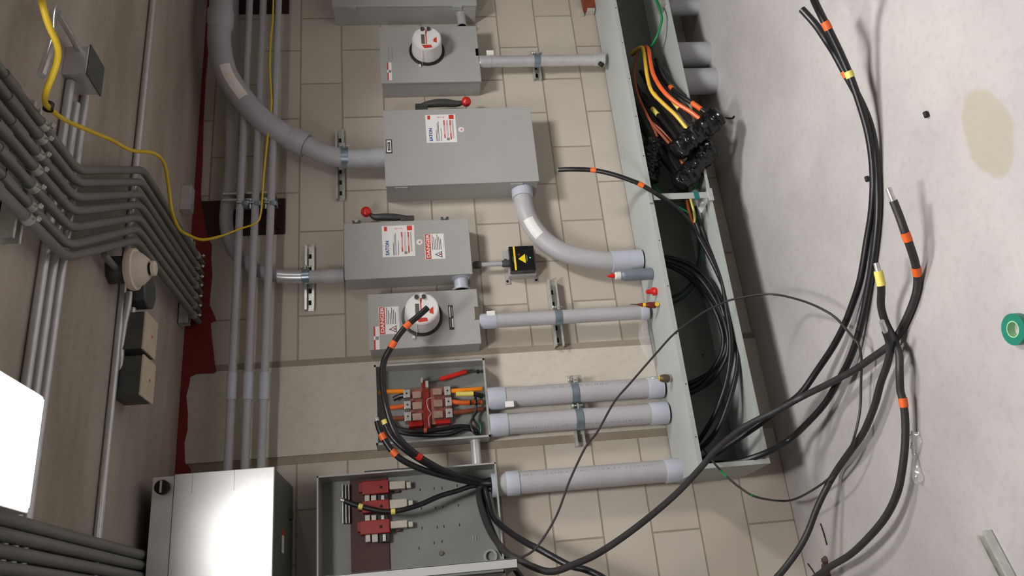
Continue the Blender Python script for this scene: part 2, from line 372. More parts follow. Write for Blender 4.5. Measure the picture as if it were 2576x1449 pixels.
def sticker(parent, name, x0, x1, z0, z1, y, items, base=PAPER, texts=()):
    """thin label facing -y; items in 0..1 of its width and height"""
    b = MB(); b.box((x0, y + .0002, z0), (x1, y - .0006, z1), base); W = x1 - x0; H = z1 - z0; q = .0007
    for (u0, v0, u1, v1, m_) in items:
        b.box((x0 + u0 * W, y - .0004, z0 + v0 * H), (x0 + u1 * W, y - .0008 - q, z0 + v1 * H), m_); q += .00001
    for (txt, u, v, sz, m_, sxx) in texts: b.text(txt, x0 + u * W, y - .0018, z0 + v * H, sz, m_, sxx)
    return b.build(name, None, parent)
def extents(c, d):
    """front face corners: left-top, right-top, right-bottom, left-bottom in the photo -> xl, xr, zb, zt"""
    P = [at(x, y, -d) for x, y in c]
    return (P[2].x + P[3].x) / 2, (P[0].x + P[1].x) / 2, (P[1].z + P[2].z) / 2, (P[0].z + P[3].z) / 2
def danger(parent, c, d, name='danger_label'):
    xl, xr, zb, zt = extents(c, d)
    it = [(0.01, .70, .99, .97, INKR), (.40, .04, .97, .045, INK)]
    for k in range(6): it.append((.36, .60 - k * .085, .96 - (k % 3) * .09, .625 - k * .085, INK))
    W = xr - xl; H = zt - zb
    o = sticker(parent, name, xl, xr, zb, zt, -d, it, PAPER, [('DANGER', .05, .75, H * .24, PAPER, W * .9 / (H * .24 * 3.9))])
    b = MB(); y = -d - .0016
    b.prism([(xl + W * .04, y, zb + H * .15), (xl + W * .30, y, zb + H * .15), (xl + W * .17, y, zb + H * .52)], (0, -.0003, 0), INK)
    b.prism([(xl + W * .08, y - .0004, zb + H * .19), (xl + W * .26, y - .0004, zb + H * .19), (xl + W * .17, y - .0004, zb + H * .44)], (0, -.0003, 0), PAPER)
    b.box((xl + W * .14, y - .0008, zb + H * .2), (xl + W * .20, y - .0011, zb + H * .3), INKR)
    b.build('warning_triangle', None, o)
def eaton(parent, c, d):
    xl, xr, zb, zt = extents(c, d); W = xr - xl; H = zt - zb
    it = [(.83, .84, .97, .93, INKR), (.83, .06, .98, .22, INKR), (.50, .80, .0, .80, INKP)][:2]
    it += [(.86, .38, .94, .40, INKP), (.86, .55, .94, .57, INKP), (.89, .36, .91, .62, INKP)]
    for k, (v, u1) in enumerate([(.66, .45), (.62, .70), (.58, .76), (.50, .5)]): it.append((.05, v, u1, v + .012, INK))
    it += [(.15, .37, .78, .41, INKR), (.1, .17, .78, .21, INKR), (.28, .375, .62, .405, INKP), (.32, .175, .6, .205, INKP)]
    for v in (.31, .27, .12, .09): it.append((.14, v, .78, v + .01, INKG))
    it.append((.07, .24, .15, .33, INKG))
    sticker(parent, 'instruction_label', xl, xr, zb, zt, -d, it, PAPER, [('EATON', .05, .80, H * .15, INKB, W * .46 / (H * .15 * 3.3))])
def enclosure(name, c, d, label, cat, latch=None, hinges=None, group=None, lip=.012):
    xl, xr, zb, zt = extents(c, d)
    t = thing(name, ((xl + xr) / 2, 0, zb), label, cat, group)
    b = MB(); b.box((xl + .003, 0, zb + .003), (xr - .003, -d + lip, zt - .003), bev=.003); b.build('body', GREY, t)
    b = MB(); b.box((xl, -d + lip, zb), (xr, -d, zt), bev=.003); b.build('cover', GREY, t)
    return t, (xl, xr, zb, zt)

# ------------------------------------------------------------------ enclosures on the wall
# safety switch with one corner of the row at the right end, cut by the frame
t, (xl, xr, zb, zt) = enclosure('electrical_enclosure', [(832, -130), (1190, -130), (1195, 14), (838, 15)], .14, 'grey steel enclosure at the right end of the row, cut off by the picture edge', 'enclosure')
for px in (885, 1150):
    p = at(px, 20, -.12); b = MB(); b.box((xl - .004, -.135, p.z - .025), (xl + .003, -.105, p.z + .025), bev=.002); b.build('hinge', GREY, t)
def nipple(pa, pb, r, y, label, m_=EMT):
    a = at(pa[0], pa[1], y); c = at(pb[0], pb[1], y); z = (a.z + c.z) / 2
    t = thing('conduit_nipple', (min(a.x, c.x), y, z), label, 'conduit fitting', 'short nipples between boxes')
    x0, x1 = min(a.x, c.x), max(a.x, c.x)
    b = MB(); b.cyl((x0, y, z), (x1, y, z), r, 24); b.build('pipe', m_, t)
    for xx, s_ in ((x0, 1), (x1, -1)):
        b = MB(); b.lathe((xx, y, z), [(0, r * 1.35), (.006, r * 1.35), (.0075, r * 1.2)], 10, (s_, 0, 0)); b.build('locknut', m_, t)
nipple((1162, 34), (1160, 68), .022, -.07, 'short shiny nipple joining the cut-off end enclosure to the first meter socket')

# meters
def meter(parent_label, base_px, R, d, group='round electricity meters'):
    c = at(base_px[0], base_px[1], -d)
    t = thing('electricity_meter', c, parent_label, 'meter', group)
    b = MB(); b.lathe(c, [(0, R * 1.04), (.008, R * 1.04), (.010, R * .98), (.010, R * .8)], 48); b.build('seal_ring', mat('black_gasket', (22, 22, 22), .4), t)
    b = MB(); b.lathe(c, [(.0, R * .90), (.02, R * .89), (.095, R * .83), (.095, R * .82)], 48); b.build('housing', WHITE, t)
    b = MB(); b.lathe(c, [(.0955, R * .82), (.118, R * .80), (.124, R * .76), (.125, .001)], 48); b.build('clear_cover', CLEAR, t)
    f = MB(); y = c.y - .096; f.lathe((c.x, c.y, c.z), [(.0955, R * .79), (.0965, R * .79), (.097, R * .78)], 40, m=PAPER)
    r = R * .78; y -= .0012
    def tri(pts, m_): f.prism([(c.x + u * r, y, c.z + v * r) for u, v in pts], (0, -.0008, 0), m_)
    tri([(-.52, .16), (.36, .16), (.36, .42), (-.52, .42)], mat('lcd_grey', (96, 98, 96), .3))
    tri([(-.55, .02), (.6, .02), (.6, .09), (-.55, .09)], INKR)
    tri([(-.92, .22), (-.62, .40), (-.62, -.28), (-.86, -.36)], INKR)
    tri([(.30, .04), (.74, -.06), (.74, .08)], INKR)
    tri([(-.42, -.72), (.12, -.72), (-.1, -.48), (-.30, -.46)], INKR)
    for u, v in ((.78, .30), (.78, -.16)):
        f.lathe((c.x + u * r, y, c.z + v * r), [(0, .009), (.012, .009)], 14, m=mat('meter_button', (70, 66, 62), .4))
    f.build('faceplate', None, t)
    b = MB(); e = Vector((c.x - R * .80, c.y - .09, c.z + R * .3)); e2 = Vector((c.x - R * 1.02, c.y - .003, c.z + R * .32))
    b.cyl(e, e2, .0018, 6); b.cyl(e2 + Vector((0, -.004, .012)), e2 + Vector((-.012, -.004, .012)), .007, 8); b.build('wire_seal', WHITE, t)
    return t
C1 = [(952, 67), (1199, 66), (1210, 204), (960, 209)]
t, e1 = enclosure('meter_socket', C1, .12, 'grey meter socket box with round meter, right of the big safety switch', 'meter box')
p = at(1203, 131, -.12); b = MB(); b.box((p.x - .025, -.12, e1[2] - .002), (p.x + .025, -.085, e1[2] + .018), bev=.003); b.build('latch', BOXG, t)
b = MB(); q = at(982, 135, -.12)
for k in (-.008, .008): b.box((q.x - .035, -.1201, q.z + k - .0015), (q.x + .035, -.1208, q.z + k + .0015))
b.build('embossed_mark', GREYD, t)
def small_tag(parent, c, d):
    xl, xr, zb, zt = extents(c, d)
    o = sticker(parent, 'warning_sticker', xl, xr, zb, zt, -d, [(0, .72, .42, 1, INKR), (.58, .72, 1, 1, INKR), (.42, .12, .56, .7, INKG)])
small_tag(t, [(973, 157), (984, 157), (987, 201), (976, 203)], .12)
meter('round meter on the socket box right of the big safety switch', (1074, 130), .083, .12)

C2 = [(962, 278), (1333, 268), (1358, 457), (970, 467)]
t, e2 = enclosure('safety_switch', C2, .15, 'largest grey safety switch box, with a red knob lever on its right side', 'safety switch')
eaton(t, [(1068, 290), (1144, 287), (1151, 357), (1075, 360)], .15)
xl, xr, zb, zt = extents([(969, 352), (985, 350), (988, 385), (972, 387)], .15)
sticker(t, 'nameplate', xl, xr, zb, zt, -.15, [(.08, .15, .92, .85, PAPER), (.2, .3, .8, .7, INK), (.3, .45, .7, .55, PAPER)], INK)
def round_sticker(parent, px, py, d):
    p = at(px, py, -d); b = MB(); b.lathe((p.x, p.y, p.z), [(0, .0135), (.0006, .0135)], 24, m=PAPER); b.lathe((p.x + .001, p.y, p.z - .003), [(0, .006), (.0010, .006)], 12, m=INKP)
    b.lathe((p.x - .002, p.y, p.z), [(0, .0025), (.0014, .0025)], 10, m=INK); b.build('round_sticker', None, parent)
round_sticker(t, 1160, 326, .15)
def lever(parent, pts, ball, y, width, xs):
    P = [at(x, yy, y) for x, yy in pts]; b = MB()
    b.tube(spline([Vector((p.x, p.y, p.z)) for p in P], 5), [width * (.55 + .45 * math.sin(math.pi * min(1, i / (5 * (len(P) - 1)) * 1.1))) for i in range(5 * (len(P) - 1) + 1)], 12)
    pv = P[0]; b.box((xs - .002, y + .02, pv.z - .03), (pv.x + .006, y - .012, pv.z + .03), bev=.004)
    l = b.build('lever', mat('lever_dark', (64, 64, 62), .4), parent)
    c = at(ball[0], ball[1], y - .01); b = MB(); b.lathe(c - Vector((.0, -.022, 0)), [(0, .010), (.006, .019), (.02, .024), (.034, .021), (.044, .010), (.046, .002)], 20); b.build('knob', RED, l)
lever(t, [(1060, 266), (1085, 261), (1115, 259), (1148, 261), (1166, 258)], (1173, 256), -.09, .020, e2[1])
for px in (1010, 1300):
    p = at(px, 478, -.12); b = MB(); b.box((e2[0] - .005, -.14, p.z - .03), (e2[0] + .003, -.11, p.z + .03), bev=.002); b.build('hinge', GREY, t)

C3 = [(865, 561), (1180, 550), (1187, 690), (866, 703)]
t, e3 = enclosure('safety_switch', C3, .12, 'medium grey safety switch with two white labels and a red knob lever pointing up', 'safety switch')
eaton(t, [(960, 570), (1041, 565), (1045, 643), (963, 648)], .12)
danger(t, [(1067, 590), (1116, 587), (1121, 650), (1070, 653)], .12)
round_sticker(t, 1055, 609, .12)
lever(t, [(1025, 548), (1000, 547), (970, 546), (942, 546), (930, 538)], (921, 533), -.08, .017, e3[1])
for px in (897, 1119):
    p = at(px, 556, -.11); b = MB(); b.box((e3[1] - .004, -.122, p.z - .018), (e3[1] + .012, -.09, p.z + .018), BOXG, .002); b.lathe((e3[1] + .006, -.122, p.z), [(0, .007), (.006, .007)], 10, m=ZINC); b.build('cover_latch', None, t)

C4 = [(925, 740), (1200, 727), (1210, 862), (928, 883)]
t, e4 = enclosure('meter_socket', C4, .12, 'grey meter socket box with a red DANGER label, black cable end before its meter', 'meter box')
danger(t, [(950, 774), (1002, 770), (1007, 838), (956, 843)], .12)
small_tag(t, [(938, 823), (953, 820), (956, 878), (943, 881)], .12)
xl, xr, zb, zt = extents([(1127, 769), (1139, 767), (1143, 829), (1131, 830)], .12)
sticker(t, 'nameplate', xl, xr, zb, zt, -.12, [(.1, .1, .45, .4, PAPER), (.1, .6, .45, .85, INKG), (.55, .1, .9, .4, INKG), (.5, .6, .95, .8, PAPER)], INK)
p = at(1198, 788, -.12); b = MB(); b.box((p.x - .03, -.123, e4[2] - .002), (p.x + .03, -.09, e4[2] + .022), bev=.004); b.build('latch', mat('brass_dull', (120, 114, 100), .4, .5), t)
meter('round meter on the socket box with the danger label', (1062, 798), .083, .12)
nipple((1160, 699), (1160, 731), .030, -.07, 'pale grey nipple joining the medium safety switch to the meter socket with the danger label', PVCL)

# ------------------------------------------------------------------ open box 1: transfer lugs
d5 = .11
P = [at(x, y, -d5) for x, y in [(941, 918), (1213, 903), (1240, 1098), (946, 1120)]]
xl, xr, zb, zt = (P[2].x + P[3].x) / 2, (P[0].x + P[1].x) / 2, (P[1].z + P[2].z) / 2, (P[0].z + P[3].z) / 2
xl5, xr5, zb5, zt5 = xl, xr, zb, zt
t5 = thing('open_meter_socket', ((xl + xr) / 2, 0, zb), 'open grey box with cover removed, clear pink guards over silver lugs inside', 'meter box')
def tray(t, xl, xr, zb, zt, d, wl=.012, inner=GREYD):
    b = MB(); g = .0015
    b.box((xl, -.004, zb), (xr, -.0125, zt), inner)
    for (a, c) in (((xl, -.01, zb), (xl + g, -d, zt)), ((xr - g, -.01, zb), (xr, -d, zt)), ((xl, -.01, zb), (xr, -d, zb + g)), ((xl, -.01, zt - g), (xr, -d, zt))): b.box(a, c, GREY)
    b.build('back_box', None, t)
    b = MB()
    for (a, c) in (((xl, -d, zb), (xr, -d - .002, zb + wl)), ((xl, -d, zt - wl), (xr, -d - .002, zt)), ((xl, -d, zb), (xl + wl, -d - .002, zt)), ((xr - wl, -d, zb), (xr, -d - .002, zt))): b.box(a, c, GREY)
    b.build('front_flange', None, t)
tray(t5, xl, xr, zb, zt, d5, .008)
def pbox(px0, py0, px1, py1, y0, y1, m_, b=None, bev=.002):
    """box whose front face (y1) spans the pixel rectangle"""
    a = at(px0, py0, y1); c = at(px1, py1, y1); (b or MB()).box((a.x, y0, a.z), (c.x, y1, c.z), m_, bev); return b
b = MB(); pbox(1030, 980, 1138, 1064, -.0125, -.04, mat('pinkish_base', (176, 116, 108), .5), b); pbox(1060, 958, 1084, 1078, -.0125, -.055, REDD, b); b.build('lug_base', None, t5)
for (x0, y0, x1, y1) in [(1014, 980, 1032, 999), (1016, 1009, 1034, 1027), (1017, 1037, 1035, 1058), (1117, 972, 1134, 993), (1120, 1000, 1137, 1020), (1121, 1028, 1139, 1049)]:
    b = MB(); pbox(x0, y0, x1, y1, -.0125, -.078, ALU, b, .003)
    p = at((x0 + x1) / 2, (y0 + y1) / 2, -.078); b.lathe((p.x, p.y, p.z), [(0, .0045), (.0006, .0045), (.0006, .003)], 6, m=INK); b.build('lug', None, t5)
for (x0, y0, x1, y1) in [(1037, 985, 1060, 1000), (1037, 1012, 1062, 1028), (1037, 1040, 1062, 1056), (1088, 978, 1112, 992), (1090, 1006, 1114, 1022), (1090, 1034, 1115, 1050)]:
    b = MB(); pbox(x0, y0, x1, y1, -.0125, -.068, BEIGE, b, .003); b.build('jaw', None, t5)
for (x0, y0, x1, y1) in [(1030, 975, 1066, 1062), (1082, 970, 1122, 1056)]:
    b = MB(); pbox(x0, y0, x1, y1, -.07, -.083, PINKC, b, .003); b.build('clear_guard', None, t5)
b = MB(); pbox(1028, 1060, 1064, 1071, -.0125, -.06, RED, b); b.build('red_barrier', None, t5)
b = MB(); pbox(1095, 1056, 1132, 1064, -.0125, -.06, RED, b); b.build('red_barrier', None, t5)
b = MB(); b.tube(spline([at(1085, 1000, -.09), at(1074, 1007, -.1), at(1076, 1026, -.1), at(1084, 1040, -.1), at(1078, 1052, -.1), at(1080, 1072, -.09)], 6), .0011, 6); b.build('jumper_wire', WHITE, t5)
a, c, e, f = at(1064, 962, -.05), at(1106, 955, -.06), at(1173, 934, -.06), at(1203, 936, -.04)
b = MB(); b.cyl(a, c, .0045, 8, BOXG); b.cyl(c, e, .0095, 12, RED); b.cyl(e, f, .004, 8, BOXG); b.lathe(f, [(0, .008), (.01, .008)], 10, m=DARK); b.build('bypass_lever', None, t5)
b = MB(); pbox(1058, 950, 1064, 962, -.0125, -.07, ZINC, b, .001); pbox(1070, 958, 1078, 974, -.0125, -.08, BEIGE, b, .001); b.build('bracket', None, t5)
p0, p1 = at(1072, 914, -.014), at(1133, 924, -.014)
sticker(t5, 'data_label', p1.x, p0.x, p1.z, p0.z, -.0125, [(.1, .62, .9, .76, RUST), (.1, .82, .9, .92, RUST)], mat('faded_label', (176, 168, 164), .6))
def wire(parent, name, pts, r, m_, n=10, k=7):
    b = MB(); b.tube(spline([at(*p) if p[2] <= 0 else atz(*p) for p in pts], k), r, n); return b.build(name, m_, parent)
for pts, m_ in [([(952, 988, -.05), (980, 985, -.06), (1016, 984, -.06)], ORANGEB), ([(976, 1027, -.06), (1008, 1023, -.06), (1016, 1020, -.06)], ORANGE), ([(982, 1052, -.06), (1008, 1053, -.06), (1018, 1050, -.06)], RUST),
                ([(1134, 984, -.06), (1160, 982, -.06), (1212, 978, -.05)], ORANGEB), ([(1134, 1010, -.06), (1160, 1013, -.06), (1212, 1012, -.05)], ORANGE), ([(1138, 1038, -.06), (1165, 1036, -.06), (1214, 1028, -.05)], RUST)]:
    wire(t5, 'phase_wire', pts, .0095, m_)
for pts, m_ in [([(1147, 991, -.07), (1170, 991, -.07), (1191, 990, -.07)], YELT), ([(990, 1004, -.05), (1005, 997, -.055), (1018, 995, -.06)], BLACK), ([(1191, 991, -.069), (1204, 994, -.06), (1214, 996, -.05)], BLACK),
                ([(1182, 1013, -.074), (1186, 1013, -.074)], BLACK), ([(1196, 1013, -.074), (1201, 1013, -.074)], BLACK)]:
    wire(t5, 'phase_wire', pts, .0102, m_)
for i, pts in enumerate([[(1000, 1080, -.05), (1050, 1086, -.06), (1110, 1080, -.06), (1160, 1072, -.06), (1192, 1080, -.05), (1205, 1094, -.04)], [(985, 1060, -.04), (1010, 1088, -.05), (1070, 1094, -.05), (1130, 1092, -.06), (1170, 1078, -.06), (1200, 1086, -.05)],
                        [(1196, 1000, -.05), (1198, 1030, -.06), (1190, 1050, -.06), (1203, 1075, -.05), (1206, 1098, -.04)], [(1204, 1030, -.05), (1185, 1062, -.07), (1192, 1088, -.07), (1210, 1095, -.05)]]):
    wire(t5, 'neutral_wire', pts, .0088 if i < 2 else .005, BLACK)
wire(t5, 'ground_wire', [(1206, 1062, -.04), (1209, 1078, -.05), (1207, 1096, -.04)], .003, GREENW)
wire(t5, 'tape_band', [(1066, 1083, -.068), (1074, 1083, -.068)], .0095, ORANGE)
nipple((1196, 1104), (1199, 1176), .0195, -.06, 'shiny galvanised nipple between the open meter box and the open fuse box')

# ------------------------------------------------------------------ open box 2: fused switch with its door swung out
d6 = .15
xr6 = at(1247, 1163, -d6).x; zb6 = at(1247, 1163, -d6).z; zt6 = at(797, 1205, -d6).z; xl6 = .175
t6 = thing('open_fused_switch', ((xl6 + xr6) / 2, 0, zb6), 'open grey fused switch box, door swung out, red fuse blocks on its back plate', 'safety switch')
tray(t6, xl6, xr6, zb6, zt6, d6, .006)
pd = at(1301, 1405, -.60); pdl = at(1300, 1428, -.60)
b = MB(); xd = pd.x
b.box((xd - .001, -d6, pd.z), (xd + .0015, -.60, zt6 + .03)); b.box((xd - .026, -.598, pd.z), (xd + .001, -.60, zt6 + .03)); b.box((xd - .026, -d6 - .01, pd.z), (xd + .001, -.60, pd.z + .0015)); b.box((xd - .026, -d6 - .01, zt6 + .0285), (xd + .001, -.60, zt6 + .03))
dr = b.build('door', GREY, t6)
p = at(1222, 1398, -.25)
yb = -.0135
b = MB(); pbox(880, 1207, 982, 1445, -.0125, -.022, MAROON, b); b.build('fuse_board', None, t6)
for (a_, c_) in [((910, 1211), (978, 1239)), ((910, 1261), (979, 1285)), ((906, 1311), (981, 1339))]:
    b = MB(); pbox(a_[0], a_[1], c_[0], c_[1], -.022, -.07, FUSER_SHADE, b, .003); pbox(a_[0] - 8, a_[1] + 3, a_[0] + 22, c_[1] - 3, -.022, -.055, REDD, b)
    p = at((a_[0] + c_[0]) / 2 + 15, (a_[1] + c_[1]) / 2, -.07); b.lathe((p.x, p.y, p.z), [(0, .006), (.0008, .006)], 12, m=DARK); b.build('fuse_block', None, t6)
for (a_, c_) in [((979, 1211), (1034, 1228)), ((979, 1257), (1039, 1276)), ((982, 1311), (1039, 1326))]:
    b = MB(); pbox(a_[0], a_[1], c_[0] - 14, c_[1], -.0125, -.06, BEIGE, b, .003); pbox(c_[0] - 12, a_[1] + 1, c_[0], c_[1] - 1, -.0125, -.05, BEIGE, b, .002); pbox(a_[0] + 14, c_[1], a_[0] + 26, c_[1] + 10, -.0125, -.035, MAROON, b, .002)
    b.build('lug', None, t6)
for (a_, c_) in [((917, 1246), (947, 1263)), ((918, 1296), (947, 1311)), ((919, 1344), (951, 1363))]:
    b = MB(); pbox(a_[0], a_[1], a_[0] + 13, c_[1], -.022, -.05, BEIGE, b, .002); pbox(a_[0] + 16, a_[1], c_[0], c_[1], -.022, -.05, BEIGE, b, .002); pbox(c_[0] + 3, a_[1] - 2, c_[0] + 30, c_[1], -.022, -.045, BLACK, b, .002); pbox(c_[0] + 12, a_[1], c_[0] + 20, c_[1] - 2, -.045, -.052, ALU, b, .001)
    b.build('fuse_clip', None, t6)
for (x0, x1) in ((860, 864), (868, 872), (876, 880)):
    b = MB(); pbox(x0, 1218, x1, 1316, -.0125, -.045, ALU, b, .001); b.build('clear_rail', None, t6)
b = MB()
for px, py in [(1057, 1232), (1092, 1229), (1112, 1228), (1150, 1222), (1060, 1279), (1096, 1277), (1114, 1275), (1153, 1271), (1062, 1328), (1100, 1326), (1117, 1324), (1156, 1320), (1092, 1366), (1112, 1362), (1054, 1379)]:
    p = at(px, py, yb); b.box((p.x - .005, yb + .001, p.z - .0018), (p.x + .005, yb, p.z + .0018), DARK)
for px, py in ((1190, 1354), (1197, 1354)):
    p = at(px, py, yb); b.box((p.x - .009, yb + .001, p.z - .002), (p.x + .009, yb - .002, p.z + .002), ALU)
p = at(1110, 1392, yb); b.lathe((p.x, p.y + .002, p.z), [(0, .01), (.012, .008)], 12, m=mat('brass_dull', (120, 114, 100)))
b.build('knockout_marks', None, t6)
b = MB(); p = at(1236, 1396, -.08); b.ring((p.x, -.0125, p.z), (p.x, -.03, p.z), .018, .026, 20); b.build('ring_stop', ZINC, t6)
b = MB()
p0, p1 = at(914, 1172, -.155), at(1040, 1196, -.155)
b.box((xr6 + .001, -.03, p1.z), (xr6 + .012, -.12, p0.z), bev=.002); b.build('side_handle_plate', mat('lever_dark', (64, 64, 62)), t6)

# ------------------------------------------------------------------ surge device, the black square box
pf = [(1280, 620), (1343, 617), (1348, 677), (1284, 683)]
xl, xr, zb, zt = extents(pf, .085)
t = thing('surge_protector', ((xl + xr) / 2, 0, zb), 'small black square device with a yellow stripe and triangle on the wall', 'surge protector')
b = MB(); b.box((xl - .006, 0, zb - .006), (xr + .006, -.045, zt + .004), mat('pale_grey_base', (172, 168, 166), .5), .004); b.box((xl - .028, 0, zt - .004), (xr + .02, -.006, zt + .02)); b.box((xl - .028, 0, zb - .014), (xr + .02, -.006, zb))
for xx in (xl - .016, xr - .03):
    for zz in (zt + .010, zb - .007): b.lathe((xx, -.006, zz), [(0, .006), (.003, .006)], 10, m=DARK)
b.build('mounting_base', None, t)
W = xr - xl; H = zt - zb; y = -.085
b = MB(); b.box((xl, -.045, zb), (xr, -.085, zt), mat('glossy_black', (24, 23, 24), .2), .004); b.build('housing', None, t)
b = MB(); b.box((xl + .002, y, zt - .24 * H), (xr - .002, y - .0008, zt - .17 * H), YEL)
b.prism([(xl + .28 * W, y, zb + .38 * H), (xl + .66 * W, y, zb + .38 * H), (xl + .47 * W, y, zb + .66 * H)], (0, -.0012, 0), YEL); b.lathe((xl + .64 * W, y, zb + .62 * H), [(0, .0045), (.001, .0045)], 12, m=REDD)
for v, u0, u1 in ((.33, .35, .62), (.30, .38, .6), (.86, .34, .58)): b.box((xl + u0 * W, y, zb + v * H), (xl + u1 * W, y - .0006, zb + (v + .012) * H), INKG)
b.lathe((xl + .5 * W, y, zb + .19 * H), [(0, .003), (.001, .003)], 12, m=mat('green_led', (60, 220, 160), .3, emit=1.5)); b.build('front_marking', None, t)
a, c = at(1190, 667, -.05), at(1283, 663, -.05); z0, z1 = c.z, a.z; xx = (a.x + c.x) / 2
t = thing('short_conduit', (xx, -.05, z0), 'short grey conduit between the medium safety switch and the black square device', 'conduit')
b = MB(); b.cyl((xx, -.05, z1), (xx, -.05, z0), .0105, 16); b.build('pipe', PVCU, t)
for za, zb_, r in ((z1, z1 - .035, .019), (z0 + .036, z0, .019)):
    b = MB(); b.tube([(xx, -.05, za), (xx, -.05, (za + zb_) / 2), (xx, -.05, zb_)], [r * .85, r, r * .85], 8); b.build('fitting', BOXG, t)

# ------------------------------------------------------------------ conduits on the wall
def vpipe(pa, pb, y, r, label, ends, m_=PVC, me=PVCL, grp='grey conduits dropping into the wireway', marks=0.0, top=None):
    a, c = at(*pa, y), at(*pb, y); a.z = top or a.z; xx = (a.x + c.x) / 2
    t = thing('conduit', (xx, y, c.z), label, 'conduit', grp)
    A = Vector((xx, y, a.z)); C = Vector((xx, y, c.z)); pm = MB(); pm.cyl(A, C, r, 32, m_)
    for (f0, f1, rr) in ends:
        b = MB(); p = A.lerp(C, f0); q = A.lerp(C, f1); b.tube([p, p.lerp(q, .06), p.lerp(q, .94), q], [rr * .97, rr, rr, rr * .97], 32); b.build('coupling', me, t)
    if marks:
        b = pm; rnd = random.Random(int(pa[1])); u = .12
        while u < .86:
            n_ = rnd.uniform(.004, .011); p = A.lerp(C, u); ang = marks
            dx, dy = math.sin(ang) * (r + .0003), -math.cos(ang) * (r + .0003); L = (A - C).length
            b.obox(p + Vector((dx, dy, 0)), p + Vector((dx, dy, -n_ * .3)), .0065 * rnd.uniform(.7, 1.1), .0005, up=(dx, dy, 0), m=INKG); u += n_ / L * rnd.uniform(.6, 2.2) * (1 if rnd.random() > .12 else 3)
    pm.build('pipe', None, t)
    return t, A, C
GT = .478                                        # top of the wireway
gx = lambda px, py, y: at(px, py, y)
t_, A_, C_ = vpipe((1208, 156), (1519, 150), -.10, .0285, 'galvanised conduit under the first meter socket, ending in a shiny connector', [(0, .09, .031), (.92, 1.0, .031)], EMT, EMT, top=e1[2])
b = MB(); b.lathe(C_ + Vector((0, 0, .012)), [(-.012, .036), (0, .036)], 12, (0, 0, 1)); b.build('locknut', ZINC, t_)
b = MB(); b.cyl(C_ + Vector((-.045, -.01, .012)), C_ + Vector((-.028, -.01, .03)), .011, 10); b.build('set_screw', DARK, t_)
t_, A2, C2_ = vpipe((1212, 807), (1630, 787), -.09, .031, 'slim grey plastic conduit under the meter socket with the danger label', [(0, .10, .0335), (.95, 1.0, .034)], top=e4[2])
t_, A3, C3_ = vpipe((1237, 1001), (1666, 976), -.085, .0425, 'grey plastic conduit under the open meter box, the upper one in the photo', [(0, .10, .047), (.91, 1.0, .047)], marks=.5, top=zb5)
t_, A4, C4_ = vpipe((1240, 1068), (1678, 1040), -.085, .0425, 'grey plastic conduit under the open meter box, left of its twin', [(0, .10, .047), (.90, 1.0, .047)], marks=-.75, top=zb5)
t_, A5, C5_ = vpipe((1240, 1216), (1712, 1186), -.09, .0445, 'fat grey plastic conduit under the open fused switch', [(.05, .12, .049), (.91, 1.0, .049)], marks=.5, top=zb6)
b = MB(); b.ring((A5.x, A5.y, zb6 + .001), (A5.x, A5.y, zb6 + .02), .036, .048, 32); b.build('bushing', PVCL, t_)
# curved plastic elbow from the big switch
pts = [(1312, 470, -.08), (1315, 500, -.085), (1324, 540, -.09), (1345, 578, -.09), (1375, 610, -.09), (1415, 634, -.09), (1460, 648, -.09), (1510, 655, -.09), (1545, 657, -.09), (1612, 651, -.09)]
P = [at(*p) for p in pts]; sp = spline(P, 7)
t = thing('conduit_elbow', P[-1], 'wide grey plastic elbow sweeping from the largest switch down to the wireway', 'conduit')
b = MB(); b.tube(sp, .043, 32); b.build('pipe', PVC, t)
b = MB(); b.tube([P[0], P[0].lerp(P[1], .5), P[1]], .0485, 32); b.build('coupling', PVCL, t)
b = MB(); q0, q1 = at(1538, 658, -.09), at(1612, 652, -.09); q1.x = q0.x; b.cyl(q0, q1, .0495, 32); b.ring(q0.lerp(q1, .49), q0.lerp(q1, .51), .049, .0502, 32); b.build('coupling', PVCL, t)
b = MB(); q2 = Vector((q1.x, q1.y, GT)); b.cyl(q1, q2, .046, 32); b.build('male_adapter', DARK, t)
def pipe_label(parent, sp, i0, i1, r, off, m_, wid=.9):
    """paper wrapped on the viewer side of a pipe"""
    b = MB(); k = b.mi(m_); rows = []
    for i in range(i0, i1 + 1):
        p = sp[i]; tt = (sp[i + 1] - sp[i - 1]).normalized(); v = (CAM - p).normalized(); v = (v - tt * v.dot(tt)).normalized(); s_ = tt.cross(v)
        rows.append([b.b.verts.new(p + (v * math.cos(a_) + s_ * math.sin(a_)) * (r + .0006)) for a_ in [off + wid * (j / 6 - .5) for j in range(7)]])
    for A_, B_ in zip(rows, rows[1:]):
        for j in range(6):
            f_ = b.b.faces.new((A_[j], A_[j + 1], B_[j + 1], B_[j])); f_.smooth = True; f_.material_index = k
    return b.build('paper_label', None, parent)
pipe_label(t, sp, 17, 25, .043, .0, PAPER, 1.1)
